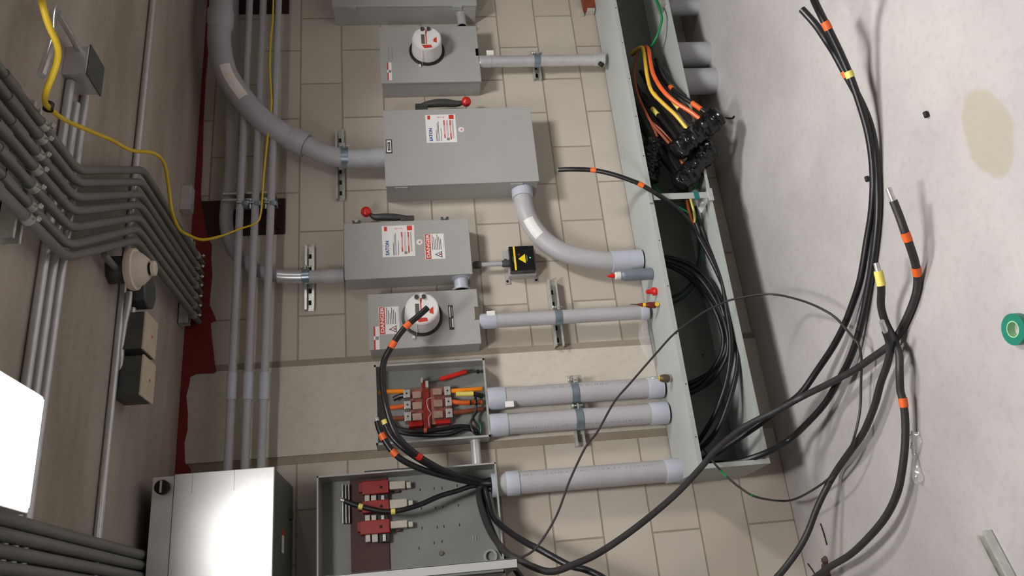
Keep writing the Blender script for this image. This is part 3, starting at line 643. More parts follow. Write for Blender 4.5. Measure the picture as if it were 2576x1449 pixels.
# big conduit arcing from the right end of the wall head down to the big switch
pts = [(575, -420, -.24), (557, 0, -.24), (552, 70, -.23), (553, 120, -.22), (568, 185, -.2), (610, 248, -.17), (667, 307, -.15), (727, 345, -.13), (770, 366, -.12), (817, 388, -.11), (859, 397, -.1), (905, 400, -.1), (968, 398, -.1)]
P = [at(*p) for p in pts]; sp = spline(P, 7); rr = [.053 if i < 56 else .044 for i in range(len(sp))]
t = thing('conduit_elbow', P[-1], 'large grey conduit curving from the ceiling corner to the top of the largest switch', 'conduit')
b = MB(); b.tube(sp[:57], .053, 32); b.build('pipe', PVCU, t); b = MB(); b.tube(sp[56:], .045, 32); b.build('pipe', PVCU, t)
b = MB(); b.tube(sp[8:14], .060, 32); b.build('coupling', PVCU, t); b = MB(); b.tube(sp[50:57], .058, 32); b.build('coupling', PVCU, t)
b = MB(); b.tube([P[-2].lerp(P[-1], .5), P[-1]], .050, 32); b.build('coupling', PVCU, t)
pipe_label(t, sp, 27, 36, .053, -.2, mat('dull_label', (238, 228, 222), .6), .9)
# second large conduit behind, dropping to the medium switch
pts = [(600, -420, -.06), (586, 0, -.06), (583, 250, -.06), (580, 430, -.06), (571, 520, -.06), (570, 570, -.06), (583, 620, -.06), (615, 660, -.06), (655, 683, -.06), (700, 695, -.06), (760, 697, -.06), (866, 694, -.06)]
P = [at(*p) for p in pts]; sp = spline(P, 7)
t = thing('conduit_elbow', P[-1], 'grey conduit behind the three straight ones, bending down into the medium safety switch', 'conduit')
b = MB(); b.tube(sp[:64], .029, 28); b.build('pipe', PVCU, t); b = MB(); b.tube(sp[63:71], .0295, 28); b.build('galvanised_pipe', EMT, t); b = MB(); b.tube(sp[70:], .029, 28); b.build('pipe', PVC, t)
b = MB(); b.tube([sp[-5], sp[-1]], .033, 28); b.build('coupling', PVC, t)
# three straight conduits under the ceiling
for (xa, ya, xb, yb2, lab) in [(631, -60, 573, 1180, 'nearest the ceiling'), (665, -60, 616, 1180, 'in the middle'), (703, -60, 657, 1180, 'lowest on the wall')]:
    a, c = at(xa, ya, -.13), at(xb, yb2, -.13); t = thing('straight_conduit', c, 'long grey conduit running level along the wall head, %s of the three' % lab, 'conduit', 'three level conduits at the wall head')
    a2 = c + (a - c) * 1.25; c2 = c - (a - c) * .25
    b = MB(); b.cyl(c2, a2, .0165, 20); b.build('pipe', PVCU, t)
    q = a.lerp(c, .845); b = MB(); b.cyl(q, a.lerp(c, .89), .0195, 20); b.build('coupling', PVCL, t)
a, c = at(600, 517, -.02), at(688, 513, -.02)
strut((a.x, -.012, c.z - .02), (a.x, -.012, a.z + .05), 'zinc strut behind the level conduits, over the maroon plate', dp=.09)
for xa in (619, 648, 687):
    q = at(xa, 515, -.13); clamp(q, (1, 0, 0), .0165, 'small clamp on a level conduit over the maroon plate, %s one' % {619: 'upper', 648: 'middle', 687: 'lower'}[xa], 'clamps on the level conduits', .02, (0, 0, 1))
def wstrut(pa, pb, label, dp=.024):
    a, c = at(*pa, -.0), at(*pb, -.0); z = (a.z + c.z) / 2; return strut((a.x, 0, z), (c.x, 0, z), label, dp=dp)
wstrut((856, 333), (857, 506), 'zinc strut behind the large curved conduit above the largest switch')
wstrut((780, 622), (781, 783), 'zinc strut behind the conduit above the medium safety switch')
wstrut((1385, 712), (1405, 878), 'open zinc strut behind the slim plastic conduit', .045)
wstrut((1440, 949), (1455, 1126), 'zinc strut behind the twin plastic conduits', .034)
wstrut((1347, 135), (1348, 205), 'short zinc strut behind the galvanised conduit of the first meter socket')
for (px, py, y, r, ear, lab) in [(868, 397, -.10, .045, (1, 0, 0), 'clamp on the large curved conduit above the largest switch'), (770, 696, -.06, .0295, (1, 0, 0), 'clamp on the conduit above the medium safety switch'),
                                 (1403, 797, -.09, .031, (1, 0, 0), 'clamp on the slim plastic conduit'), (1444, 988, -.085, .0425, (1, 0, 0), 'clamp on the upper of the twin plastic conduits'),
                                 (1455, 1054, -.085, .0425, (1, 0, 0), 'clamp on the lower of the twin plastic conduits'), (1350, 153, -.10, .0285, (1, 0, 0), 'clamp on the galvanised conduit of the first meter socket')]:
    q = at(px, py, y); x0 = {797: A2.x, 988: A3.x, 1054: A4.x, 153: A_.x}.get(py)
    if x0: q.x = x0
    clamp(q, (0, 0, 1), r, lab, ear=ear)
for (px, py, y, lab) in [(1233, 131, -.13, 'white tag near the top of the galvanised conduit'), (1235, 788, -.12, 'white tag near the top of the slim plastic conduit'), (1282, 1016, -.137, 'white tag on the upper of the twin plastic conduits')]:
    q = at(px, py, y); b = MB(); b.box((q.x - .012, y, q.z - .018), (q.x + .012, y + .012, q.z + .018), bev=.002); tag(b.build('paper_tag', PAPER), lab, 'tag', 'white tags on conduits')

# ------------------------------------------------------------------ wireway (gutter)
gd = .33; gz0 = .197; gx0 = .468; gx1 = 4.4
t = thing('wireway', (gx0, 0, gz0), 'long open grey wireway trough along the foot of the wall', 'wireway')
b = MB(); b.box((gx0, -.011, GT - .002), (gx1, -gd, GT)); b.box((gx0, -gd, GT - .018), (gx1, -gd + .002, GT - .0022)); b.build('top_panel', GUT, t)
b = MB(); b.box((gx0, -.011, gz0), (gx1, -gd, gz0 + .002)); b.box((gx0, -gd, gz0 + .0022), (gx1, -gd + .002, gz0 + .012)); b.build('bottom_panel', GUT, t)
b = MB(); b.box((gx0, -.012, gz0), (gx1, -.016, GT)); b.build('back_panel', GUTB_SHADE, t)
b = MB(); b.box((gx0 - .002, -.001, gz0), (gx0, -gd, GT)); b.box((gx0 - .002, -gd, gz0), (gx0 + .016, -gd - .002, GT)); b.build('end_panel', GUT, t)
b = MB()
for i in range(13):
    xx = gx0 + .12 + i * .21; b.lathe((xx, -gd - .0002, GT - .010), [(0, .0025), (.0012, .0025)], 8)
    b.lathe((xx, -.0162, gz0 + .06 + .12 * (i % 2)), [(0, .004), (.002, .004)], 8)
b.build('screw_holes', DARK, t)
q = atz(1566, 385, GT); b = MB(); b.ring((q.x, q.y, GT), (q.x, q.y, GT + .0012), .030, .033, 30)
b.build('knockout', GUT, t)
a, c = at(1630, 497, -gd), at(1790, 492, -gd); xs = (a.x + c.x) / 2
b = MB(); b.box((xs - .015, -gd - .003, gz0 - .004), (xs + .015, -gd - .006, GT + .004), bev=.001); b.box((xs - .03, -gd - .003, GT - .012), (xs + .03, -gd - .012, GT + .006), bev=.002); b.box((xs - .03, -gd - .003, gz0 - .004), (xs + .03, -gd - .012, gz0 + .018), bev=.002); b.build('cross_strap', GUT, t)
q = at(1752, 497, -gd); b = MB(); b.box((xs - .018, -gd - .002, q.z - .011), (xs + .018, -gd - .0072, q.z + .011)); b.build('strap_tape', TEAL, t)
q = atz(1770, 520, gz0 + .01); b = MB(); b.prism([at(1765, 508, -.26), at(1778, 514, -.27), at(1764, 536, -.28), at(1757, 524, -.28)], (0, -.004, 0)); tag(b.build('paper_scrap', PAPER), 'crumpled white paper scrap in the wireway beside the cross strap', 'paper')

# pipes leaving the underside of the wireway into the floor
for i, (px, py, y, r) in enumerate([(1740, 138, -.2, .062), (1765, 205, -.2, .064), (1715, 20, -.2, .040), (1700, -40, -.2, .04)]):
    q = at(px, py, y); b = MB(); b.cyl((q.x, y, 0), (q.x, y, gz0), r, 28)
    tag(b.build('floor_conduit', PVCU), ['', 'fattest grey conduit from floor to wireway, nearest the black tap connectors', 'slimmer conduit from floor to wireway near the picture edge', 'conduit from floor to wireway just outside the view'][i] if i else 'fat grey conduit from floor to wireway with a small dark hole', 'conduit', 'conduits between floor and wireway')

# ------------------------------------------------------------------ cables
def cable(name, label, pts, r, m_=BLACK, bands=(), tip=None, tip2=None, cat='cable', grp=None, k=8, n=12):
    P = [pt(p[0], p[1], p[2], r) for p in pts]; sp = spline(P, k)
    for p in sp:
        if p.z < r: p.z = r
    t = thing(name, P[0], label, cat, grp)
    b = MB(); b.tube(sp, r, n); b.build('sheath', m_, t)
    def proj(p):
        d = p - CAM; f = d.dot(CF); return (1288 + F * d.dot(CR) / f, 724.5 + F * d.dot(CD) / f)
    pr = [proj(p) for p in sp]
    for (bx, by, ln, bm) in bands:
        i = min(range(1, len(sp) - 1), key=lambda j: (pr[j][0] - bx) ** 2 + (pr[j][1] - by) ** 2)
        d = (sp[i + 1] - sp[i - 1]).normalized(); c = sp[i]
        nb = min((i - 1, i + 1), key=lambda j: (pr[j][0] - bx) ** 2 + (pr[j][1] - by) ** 2)
        L = math.hypot(pr[nb][0] - pr[i][0], pr[nb][1] - pr[i][1]); u = 0 if L < 1e-6 else max(0, min(.6, ((bx - pr[i][0]) * (pr[nb][0] - pr[i][0]) + (by - pr[i][1]) * (pr[nb][1] - pr[i][1])) / L / L))
        c = c.lerp(sp[nb], u); b = MB(); b.tube([c - d * ln / 2, c, c + d * ln / 2], r * 1.12, n); b.build('tape_band', bm, t)
    if tip:
        d = (sp[0] - sp[1]).normalized(); b = MB(); b.tube([sp[0] - d * .003, sp[0] + d * tip], r * .72, n); b.build('bare_tip', BARE, t)
    if tip2:
        d = (sp[-1] - sp[-2]).normalized(); b = MB(); b.tube([sp[-1] - d * .003, sp[-1] + d * tip2], r * .72, n); b.build('bare_tip', BARE, t)
    return t
R1 = .0118
G1 = 'thick black cables on the floor and wireway'
hub = (1237, 1216, -.09)
# long cable: fused switch -> droops -> over the wireway -> floor, orange bands at its end
cable('power_cable', 'thick black cable from open fused switch over the wireway end to two orange bands',
      [(1237, 1210, -0.085), (1208, 1226, -.10), (1205, 1250, -.13), (1214, 1290, -.18), (1230, 1331, -.25), (1252, 1366, -.33), (1280, 1395, -.40), (1302, 1406, -.43), (1340, 1426, -.48), (1386, 1438, -.5), (1436, 1423, -.5), (1510, 1389, -.48), (1604, 1324, -.46), (1697, 1246, -.43), (1759, 1181, -.42), (1801, 1132, -.42), (1852, 1088, -.43), (1902, 1058, -.46), (1953, 1034, -.5), (2020, 997, .12), (2075, 970, .09), (2114, 950, .07), (2152, 929, .055), (2191, 902, .045), (2220, 882, .04), (2246, 861, .03), (2265, 832, .016), (2288, 785, .013), (2304, 739, .013), (2308, 700, .018), (2303, 665, .035), (2293, 630, .055), (2277, 585, .08), (2262, 543, .095), (2247, 505, .11)],
      R1, BLACK2, [(2304, 682, .028, ORANGE), (2281, 595, .028, ORANGE)], None, .04, grp=G1)
cable('power_cable', 'thick black cable on the floor in the bound pair, running out past the picture edge',
      [(1757, 1160, -.2), (1801, 1139, -.26), (1869, 1095, -.36), (1919, 1061, -.42), (1970, 1024, .16), (2014, 990, .12), (2055, 933, .08), (2094, 875, .055), (2123, 820, .04), (2145, 764, .03), (2165, 700, .025), (2182, 600, .02), (2192, 539, .02), (2197, 470, .025), (2194, 400, .03), (2184, 335, .045), (2166, 270, .065), (2140, 195, .095), (2112, 130, .13), (2085, 75, .165), (2066, 38, .19), (2048, 0, .22), (2030, -45, .25), (1990, -140, .27), (1920, -260, .22), (1840, -370, .12)],
      R1, BLACK, [(2076, 66, .028, ORANGE), (2139, 186, .022, YELT)], grp=G1)
cable('power_cable', 'thick black cable on the floor in the bound pair, with a free cut end',
      [(1767, 1166, -.15), (1811, 1166, -.22), (1869, 1159, -.30), (1936, 1135, -.36), (1987, 1105, .12), (2037, 1058, .09), (2078, 1011, .06), (2110, 956, .045), (2133, 914, .035), (2152, 865, .028), (2170, 798, .02), (2187, 712, .014), (2199, 638, .013), (2207, 563, .013), (2209, 500, .014), (2206, 430, .016), (2199, 360, .025), (2184, 300, .04), (2157, 240, .065), (2127, 185, .09), (2100, 135, .12), (2078, 100, .15), (2052, 62, .175), (2018, 24, .20)],
      R1, BLACK, [(2126, 188, .022, ORANGE)], grp=G1)
cable('power_cable', 'thick black cable on the floor with a yellow taped bare end and one orange band',
      [(2211, 690, .12), (2215, 708, .115), (2217, 730, .10), (2216, 765, .08), (2221, 792, .065), (2230, 816, .05), (2242, 840, .04), (2253, 865, .042), (2262, 894, .05), (2263, 933, .055), (2265, 981, .05), (2272, 1010, .045), (2277, 1054, .04), (2277, 1112, .04), (2270, 1179, .045), (2257, 1240, .05), (2230, 1297, .06), (2189, 1348, .07), (2139, 1395, .07), (2088, 1426, .07), (2040, 1460, .07)],
      R1, BLACK2, [(2213, 700, .045, YELT), (2272, 1012, .028, ORANGE)], .035, grp=G1)
cable('power_cable', 'thick black cable with a stripped silver tip beside the yellow taped one',
      [(2228, 834, .085), (2236, 856, .07), (2239, 884, .06), (2230, 923, .05), (2215, 965, .045), (2200, 1021, .04), (2172, 1088, .04), (2139, 1135, .04), (2105, 1183, -.5), (2078, 1230, -.46), (2054, 1281, -.42), (2031, 1341, -.38), (2004, 1389, -.36), (1963, 1443, -.34), (1915, 1490, -.33)],
      R1, BLACK2, [], .04, grp=G1)
cable('thin_cable', 'thin black cable making a wide loop over wireway and floor, with two green marks',
      [(1288, 1403, -.42), (1318, 1399, -.45), (1352, 1374, -.5), (1399, 1299, -.52), (1433, 1209, -.52), (1473, 1125, -.52), (1503, 1086, -.52), (1546, 1010, -.5), (1589, 960, -.5), (1655, 884, -.48), (1699, 837, -.47), (1764, 789, -.47), (1808, 767, -.48), (1840, 754, -.5), (1908, 741, -.55), (1958, 742, -.6), (2016, 756, .12), (2065, 776, .10), (2104, 801, .08), (2143, 846, .07), (2160, 868, .06), (2167, 905, .05), (2166, 960, .045), (2164, 1027, .045), (2152, 1088, .065), (2135, 1135, .07), (2098, 1189, .08), (2064, 1220, .08), (2004, 1254, .09), (1963, 1260, .10), (1902, 1250, -.42), (1862, 1227, -.41), (1825, 1196, -.39), (1794, 1162, -.35), (1770, 1130, -.25)],
      .0042, BLACK2, [(1820, 1192, .03, GREENW), (1893, 1247, .02, GREENW)], k=6, n=8)
# cables of the fused switch
G2 = 'black cables leaving the open fused switch'
cable('power_cable', 'thick black cable from the open fused switch ending in front of a round meter',
      [(1237, 1222, -0.085), (1195, 1207, -.12), (1128, 1189, -.22), (1069, 1158, -.30), (1026, 1126, -.34), (1000, 1097, -.36), (984, 1065, -.37), (971, 1021, -.38), (965, 989, -.38), (961, 945, -.38), (967, 906, -.38), (980, 880, -.39), (1002, 845, -.40), (1025, 818, -.40), (1050, 797, -.40), (1076, 774, -.40)],
      R1, BLACK, [(1024, 819, .028, ORANGE), (987, 866, .028, ORANGE), (1044, 1161, .02, RED)], grp=G2)
cable('power_cable', 'thick black cable ending in a silver tip at the top of the open meter box',
      [(1237, 1216, -0.11), (1193, 1214, -.11), (1128, 1200, -.2), (1062, 1181, -.27), (1017, 1160, -.3), (991, 1139, -.31), (975, 1119, -.31), (962, 1097, -.31), (954, 1078, -.31), (949, 1060, -.31)],
      R1, BLACK, [(962, 1099, .026, ORANGE), (991, 1140, .026, ORANGE)], None, .014, grp=G2)
cable('power_cable', 'black cable with a yellow taped end in front of the open meter box',
      [(1237, 1206, -0.065), (1200, 1212, -.10), (1135, 1194, -.18), (1075, 1168, -.25), (1030, 1140, -.29), (1000, 1115, -.30), (983, 1095, -.30), (973, 1076, -.30), (967, 1062, -.30)],
      R1 * .9, BLACK, [(967, 1061, .018, YELT)], grp=G2)
cable('power_cable', 'black cable inside the open fused switch with two yellow bands and a bare silver tip',
      [(1237, 1226, -0.065), (1193, 1222, -.10), (1150, 1235, -.12), (1106, 1248, -.14), (1060, 1268, -.15), (1019, 1281, -.16), (985, 1287, -.16), (954, 1285, -.16), (906, 1274, -.16), (882, 1266, -.16), (866, 1260, -.16)],
      R1 * .85, BLACK, [(907, 1276, .016, YELT), (989, 1286, .016, YELT)], None, .014, grp=G2)
cable('power_cable', 'thick black cable leaving the fused switch past its door to the lower picture edge',
      [(1237, 1212, -0.055), (1222, 1228, -.10), (1228, 1260, -.12), (1240, 1300, -.16), (1270, 1330, -.22), (1320, 1363, -.3), (1359, 1383, -.35), (1429, 1421, -.4), (1469, 1432, -.42), (1505, 1447, -.44), (1560, 1480, -.46)], R1, BLACK, grp=G2)
cable('power_cable', 'black cable end passing below the open fused switch door at the lower picture edge',
      [(1237, 1230, -0.095), (1215, 1235, -.09), (1222, 1290, -.1), (1240, 1340, -.11), (1262, 1385, -.12), (1292, 1427, -.13), (1318, 1462, -.14)], R1, BLACK, grp=G2)
# cables in the wireway
G3 = 'black cables coiled in the wireway'
cable('power_cable', 'black cable end with two orange bands sticking up over the wireway edge',
      [(1405, 427, -.30), (1440, 426, -.32), (1491, 428, -.34), (1540, 438, -.36), (1590, 455, -.37), (1613, 465, -.37), (1655, 490, -.36), (1700, 522, -.32), (1735, 560, -.26), (1760, 600, -.22), (1790, 655, -.22), (1818, 715, -.24), (1840, 775, -.24), (1852, 840, -.25), (1857, 900, -.26), (1847, 965, -.26), (1819, 1052, -.24), (1790, 1100, -.2), (1755, 1135, -.15)],
      R1 * .85, BLACK, [(1493, 428, .024, ORANGE), (1612, 465, .026, ORANGE)], .002, grp=G3)
LL = [[(1655, 645, -.1), (1700, 652, -.12), (1750, 675, -.15), (1790, 715, -.2), (1815, 770, -.24), (1830, 840, -.24), (1822, 890, -.22), (1795, 930, -.15), (1750, 958, -.1), (1705, 975, -.06)],
      [(1655, 658, -.08), (1710, 682, -.1), (1755, 718, -.14), (1790, 765, -.2), (1812, 815, -.22), (1820, 860, -.22), (1808, 905, -.18), (1770, 955, -.12), (1720, 985, -.08), (1695, 990, -.06)],
      [(1655, 650, -.12), (1705, 665, -.14), (1760, 700, -.18), (1802, 760, -.22), (1826, 820, -.25), (1832, 880, -.25), (1812, 930, -.2), (1780, 965, -.14), (1735, 990, -.1)],
      [(1745, 545, -.2), (1768, 600, -.2), (1795, 650, -.22), (1815, 700, -.25), (1828, 780, -.26), (1838, 860, -.27), (1832, 940, -.26), (1812, 1010, -.24), (1788, 1062, -.2), (1756, 1112, -.12)]]
for i, l in enumerate(LL):
    cable('power_cable', 'black cable coiled in the lower half of the wireway', l, R1 * .85, BLACK, grp=G3)
for l in ([(1740, 520, -.12), (1752, 580, -.12), (1758, 640, -.12), (1745, 700, -.10), (1715, 735, -.08), (1678, 752, -.05)], [(1748, 520, -.14), (1762, 590, -.14), (1765, 650, -.14), (1750, 710, -.12), (1718, 748, -.09), (1680, 768, -.05)]):
    cable('thin_cable', 'dark green and black wire curving across the wireway back', l, .006, mat('dark_green_wire', (10, 50, 36), .4), grp='dark wires across the wireway back')
# ---- tapped wires at the right end of the wireway
def conn(label, a, c, wd, th):
    """insulated multi-tap connector, lumpy with black tape"""
    a = Vector(a); c = Vector(c); d = (c - a).normalized(); n_ = Vector((0, -1, 0)); s_ = d.cross(n_).normalized(); n_ = s_.cross(d)
    L = (c - a).length; b = MB(); N = 44; K = 28; rings = []
    for i in range(N + 1):
        u = i / N; e = min(1, .55 + math.sin(math.pi * min(max(u, .0), 1)) * 2.6); ring = []
        for j in range(K):
            an = 2 * math.pi * j / K; cx, cy = math.cos(an), math.sin(an); q = (abs(cx) ** 3.4 + abs(cy) ** 3.4) ** (-1 / 3.4)
            p = a + d * (u * L) + (s_ * cx * wd / 2 + n_ * cy * th / 2) * q * e
            p += (p - (a + d * u * L)) * (.2 * noise.noise(p * 38) + .16 * noise.noise(p * 110)); ring.append(b.b.verts.new(p))
        rings.append(ring)
    for A_, B_ in zip(rings, rings[1:]):
        for j in range(K):
            f_ = b.b.faces.new((A_[j], A_[(j + 1) % K], B_[(j + 1) % K], B_[j])); f_.smooth = True
    b.b.faces.new(rings[0]); b.b.faces.new(rings[-1])
    t = thing('tap_connector', a, label, 'connector', 'taped cable tap connectors'); b.build('taped_block', TAPEB, t)
    for i in range(5):
        p = a + d * L * (.14 + .18 * i) + n_ * th * .42; b = MB(); b.lathe(p, [(0, .009), (.006, .008), (.008, .005)], 12, n_); b.build('port_plug', TAPEB, t)
    return t
conn('black taped connector sticking out of the wireway over the floor, outermost of three', at(1694, 388, -.36), at(1812, 287, -.44), .092, .075)
conn('black taped connector behind the outermost one, at the lower lip of the wireway', at(1706, 474, -.29), at(1790, 362, -.35), .092, .08)
conn('black taped connector hanging near the upper lip of the wireway', at(1632, 462, -.20), at(1645, 346, -.25), .080, .075)
G4 = 'coloured wires entering the tap connectors'
def w2(name, label, pts, r, m_, bands=()): cable(name, label, pts, r, m_, bands, cat='wire', grp=G4, n=10)
w2('power_wire', 'bright orange wire arching into the outermost black connector', [(1595, 128, -.1), (1615, 121, -.15), (1630, 122, -.2), (1636, 155, -.24), (1645, 190, -.28), (1668, 228, -.32), (1700, 258, -.34), (1735, 280, -.36), (1762, 300, -.37)], .0100, ORANGEW)
w2('power_wire', 'bright yellow wire arching down beside the orange one', [(1590, 135, -.1), (1600, 125, -.15), (1616, 120, -.2), (1622, 150, -.24), (1629, 195, -.28), (1640, 230, -.31), (1668, 260, -.33), (1700, 290, -.35), (1730, 326, -.36)], .0088, YELW)
w2('power_wire', 'brown wire nearest the upper lip, splitting toward the connectors', [(1590, 140, -.1), (1602, 130, -.14), (1601, 150, -.18), (1595, 190, -.22), (1605, 240, -.26), (1622, 278, -.28), (1640, 310, -.29), (1670, 345, -.31), (1700, 380, -.33), (1718, 412, -.33)], .0068, BROWNW)
w2('power_wire', 'thin brown wire branching to the outermost connector', [(1640, 308, -.29), (1662, 325, -.3), (1685, 350, -.31), (1702, 370, -.34)], .0045, BROWNW)
w2('power_wire', 'brown wire ending at the connector near the upper lip', [(1640, 312, -.29), (1648, 330, -.27), (1655, 350, -.26)], .007, BROWNW)
w2('ground_wire', 'shiny green wire hooking through a lug in the wireway side', [(1640, -20, -.25), (1655, 12, -.28), (1664, 37, -.3), (1663, 60, -.28), (1652, 92, -.24), (1635, 120, -.18), (1618, 132, -.12)], .0062, GREENW)
w2('ground_wire', 'thin green wire hanging behind the yellow wire', [(1602, 108, -.12), (1612, 116, -.18), (1613, 140, -.22), (1606, 165, -.22)], .003, GREENW)
w2('ground_wire', 'green wire running diagonally under the cross strap', [(1609, 360, -.1), (1618, 385, -.14), (1627, 430, -.18), (1648, 470, -.2), (1680, 502, -.2), (1710, 522, -.2), (1742, 540, -.2)], .0045, GREENW)
w2('ground_wire', 'green wire curling below the rear connector', [(1700, 470, -.12), (1725, 480, -.2), (1745, 475, -.26), (1757, 450, -.28)], .004, GREENW)
for i, (l, bd) in enumerate([([(1600, 215, -.08), (1625, 255, -.18), (1665, 300, -.28), (1700, 345, -.33), (1712, 366, -.35)], [(1658, 273, .07, YELT)]),
                             ([(1612, 180, -.08), (1645, 235, -.2), (1680, 285, -.3), (1715, 335, -.35), (1725, 350, -.36)], [(1652, 240, .05, YELT)]),
                             ([(1640, 165, -.1), (1665, 215, -.22), (1700, 262, -.32), (1740, 312, -.37)], [(1700, 266, .07, YELT)]),
                             ([(1650, 150, -.12), (1670, 200, -.24), (1705, 235, -.32), (1745, 262, -.36), (1775, 283, -.38)], [(1752, 268, .06, ORANGE), (1695, 215, .03, ORANGE)]),
                             ([(1645, 170, -.08), (1690, 245, -.2), (1730, 300, -.3), (1755, 325, -.36)], []),
                             ([(1598, 270, -.06), (1620, 320, -.14), (1640, 355, -.22)], []),
                             ([(1610, 250, -.06), (1650, 330, -.16), (1690, 400, -.24), (1715, 440, -.28)], []),
                             ([(1620, 240, -.06), (1665, 310, -.2), (1710, 370, -.28), (1740, 400, -.32)], []),
                             ([(1600, 300, -.05), (1650, 380, -.12), (1690, 430, -.2), (1712, 455, -.26)], [])]):
    cable('power_cable', ['black cable with pale yellow tape entering the outermost connector lowest', 'black cable with yellow tape behind the yellow wire', 'black cable with a long thin yellow strip beside the orange wire', 'black cable with a wide orange band at the outermost connector',
                          'black cable plain under the orange wire', 'black cable into the connector near the upper lip', 'black cable behind the brown wires', 'black cable between the brown and yellow wires', 'lowest black cable into the rear connector'][i], l, .0105, BLACK, bd, grp=G4)
q = at(1672, 8, -.27); b = MB(); b.box((q.x - .03, -.22, gz0 + .002), (q.x + .03, -.3, gz0 + .03), bev=.003); b.lathe((q.x - .028, -.26, gz0 + .02), [(0, .008), (.01, .008)], 10, (-1, 0, 0)); tag(b.build('ground_lug', ALU), 'pale metal ground lug holding the green wire inside the wireway', 'lug')
w2('power_wire', 'yellow and black wire pair below the cross strap', [(1737, 500, -.2), (1741, 515, -.22), (1746, 535, -.22), (1748, 560, -.2)], .0055, YELT)
w2('power_wire', 'short orange wire below the cross strap', [(1728, 505, -.18), (1732, 525, -.2), (1738, 545, -.2), (1750, 572, -.18)], .006, mat('dull_orange', (176, 80, 30), .5))
# loose curled bit beyond the connector
cable('wire_offcut', 'tiny dark hooked wire offcut on the floor beside the outermost connector', [(1824, 296, .006), (1834, 297, .006), (1842, 297, .006), (1846, 292, .006)], .003, DARK, cat='wire offcut')

# ------------------------------------------------------------------ things standing on the wireway
q = atz(1641, 689, GT); t = thing('glue_bottle', q, 'grey glue bottle with white collar and red tip standing on the wireway', 'bottle')
b = MB(); b.lathe((q.x, q.y, GT), [(0, .0235), (.003, .026), (.12, .026), (.135, .022), (.142, .014)], 24, (0, 0, 1)); b.build('body', BOTTLE, t)
b = MB(); b.lathe((q.x, q.y, GT + .142), [(0, .017), (.004, .018), (.022, .016), (.026, .010)], 20, (0, 0, 1)); b.build('collar', WHITE, t)
b = MB(); b.lathe((q.x, q.y, GT + .168), [(0, .010), (.012, .009), (.032, .0035)], 16, (0, 0, 1)); b.build('tip', RED, t)
q = atz(1652, 733, GT); b = MB(); b.lathe((q.x, q.y, GT), [(0, .015), (.012, .016), (.02, .011), (.045, .009), (.048, .004)], 14, (0, 0, 1)); b.box((q.x - .018, q.y - .004, GT + .002), (q.x + .018, q.y + .004, GT + .022), bev=.002)
tag(b.build('bottle_cap', RED), 'red plastic cap standing on the wireway beside the bottle', 'cap')
a = atz(1658, 768, GT); d = Vector((.15, .1, 1)).normalized(); t = thing('screwdriver', a, 'screwdriver with dark red and yellow handle on the wireway below the red cap', 'screwdriver')
a = a + Vector((0, 0, .012))
b = MB(); b.tube([a, a + d * .006, a + d * .03, a + d * .045], [.010, .014, .0135, .009], 14, mat('dark_red_handle', (110, 34, 24), .4)); b.tube([a + d * .046, a + d * .058], [.010, .009], 14, YELC); b.tube([a + d * .058, a + d * .08], [.009, .004], 14, mat('dark_red_handle', (110, 34, 24), .4)); b.build('handle', None, t)
b = MB(); b.lathe(a + Vector((0, -.012, 0)), [(0, .010), (.004, .009)], 14, (0, -1, 0)); b.build('end_cap', YELC, t)
b = MB(); b.cyl(a + d * .08, a + d * .11, .0025, 8); b.build('shaft', BOXG, t)
a = atz(1692, 952, GT) + Vector((0, 0, .012)); d = Vector((.12, .05, 1)).normalized(); t = thing('screwdriver', a, 'stubby screwdriver with olive brown handle on the wireway, blade up, near the twin conduits', 'screwdriver')
b = MB(); b.tube([a, a + d * .005, a + d * .02, a + d * .036, a + d * .042], [.009, .0165, .018, .0145, .009], 16); b.build('handle', mat('olive_handle', (84, 70, 46), .4), t)
b = MB(); b.cyl(a + d * .041, a + d * .045, .0095, 14); b.build('collar', YELC, t)
b = MB(); b.cyl(a + d * .044, a + d * .075, .0022, 8); b.build('shaft', EMT, t)
b = MB(); c = at(1638, 850, -.03)
rows = []
for i in range(14):
    for_r = []
    for j in range(12):
        u, v = i / 13, j / 11; rr_ = math.sin(math.pi * min(max(u, .03), .97)) ** .5
        for_r.append(b.b.verts.new((c.x + (u - .5) * .26, -.035 - .05 * rr_ * math.sin(math.pi * v) + .006 * noise.noise(Vector((u * 6, v * 5, 1))), GT + .004 + v * .055 * rr_ + .005 * noise.noise(Vector((u * 5, v * 7, 4))))))
    rows.append(for_r)
for A_, B_ in zip(rows, rows[1:]):
    for j in range(11):
        f_ = b.b.faces.new((A_[j], A_[j + 1], B_[j + 1], B_[j])); f_.smooth = True
tag(b.build('plastic_bag', POLY), 'clear plastic bag lying on the wireway against the wall, left of the slim conduit', 'bag')
q = at(1490, 8, -.04); t = thing('terminal_strip', q, 'rusty brown terminal strip on a pale bracket at the top picture edge', 'terminal strip')
b = MB(); b.box((q.x - .03, -.005, q.z - .05), (q.x + .10, -.05, q.z + .05), RUST, .003)
for k in range(4): b.lathe((q.x - .012 + .03 * k, -.05, q.z - .028 + .02 * (k % 2)), [(0, .006), (.003, .006)], 10, m=BEIGE)
b.build('strip', None, t)
b = MB(); b.box((q.x - .045, 0, q.z - .05), (q.x - .03, -.04, q.z + .03), bev=.002); b.box((q.x - .055, 0, q.z + .045), (q.x - .0, -.012, q.z + .075), bev=.003); b.build('bracket', BEIGE, t)
b = MB(); b.box((q.x - .05, -.005, q.z - .05), (q.x - .031, -.045, q.z - .01), bev=.003); b.build('end_block', DARK, t)

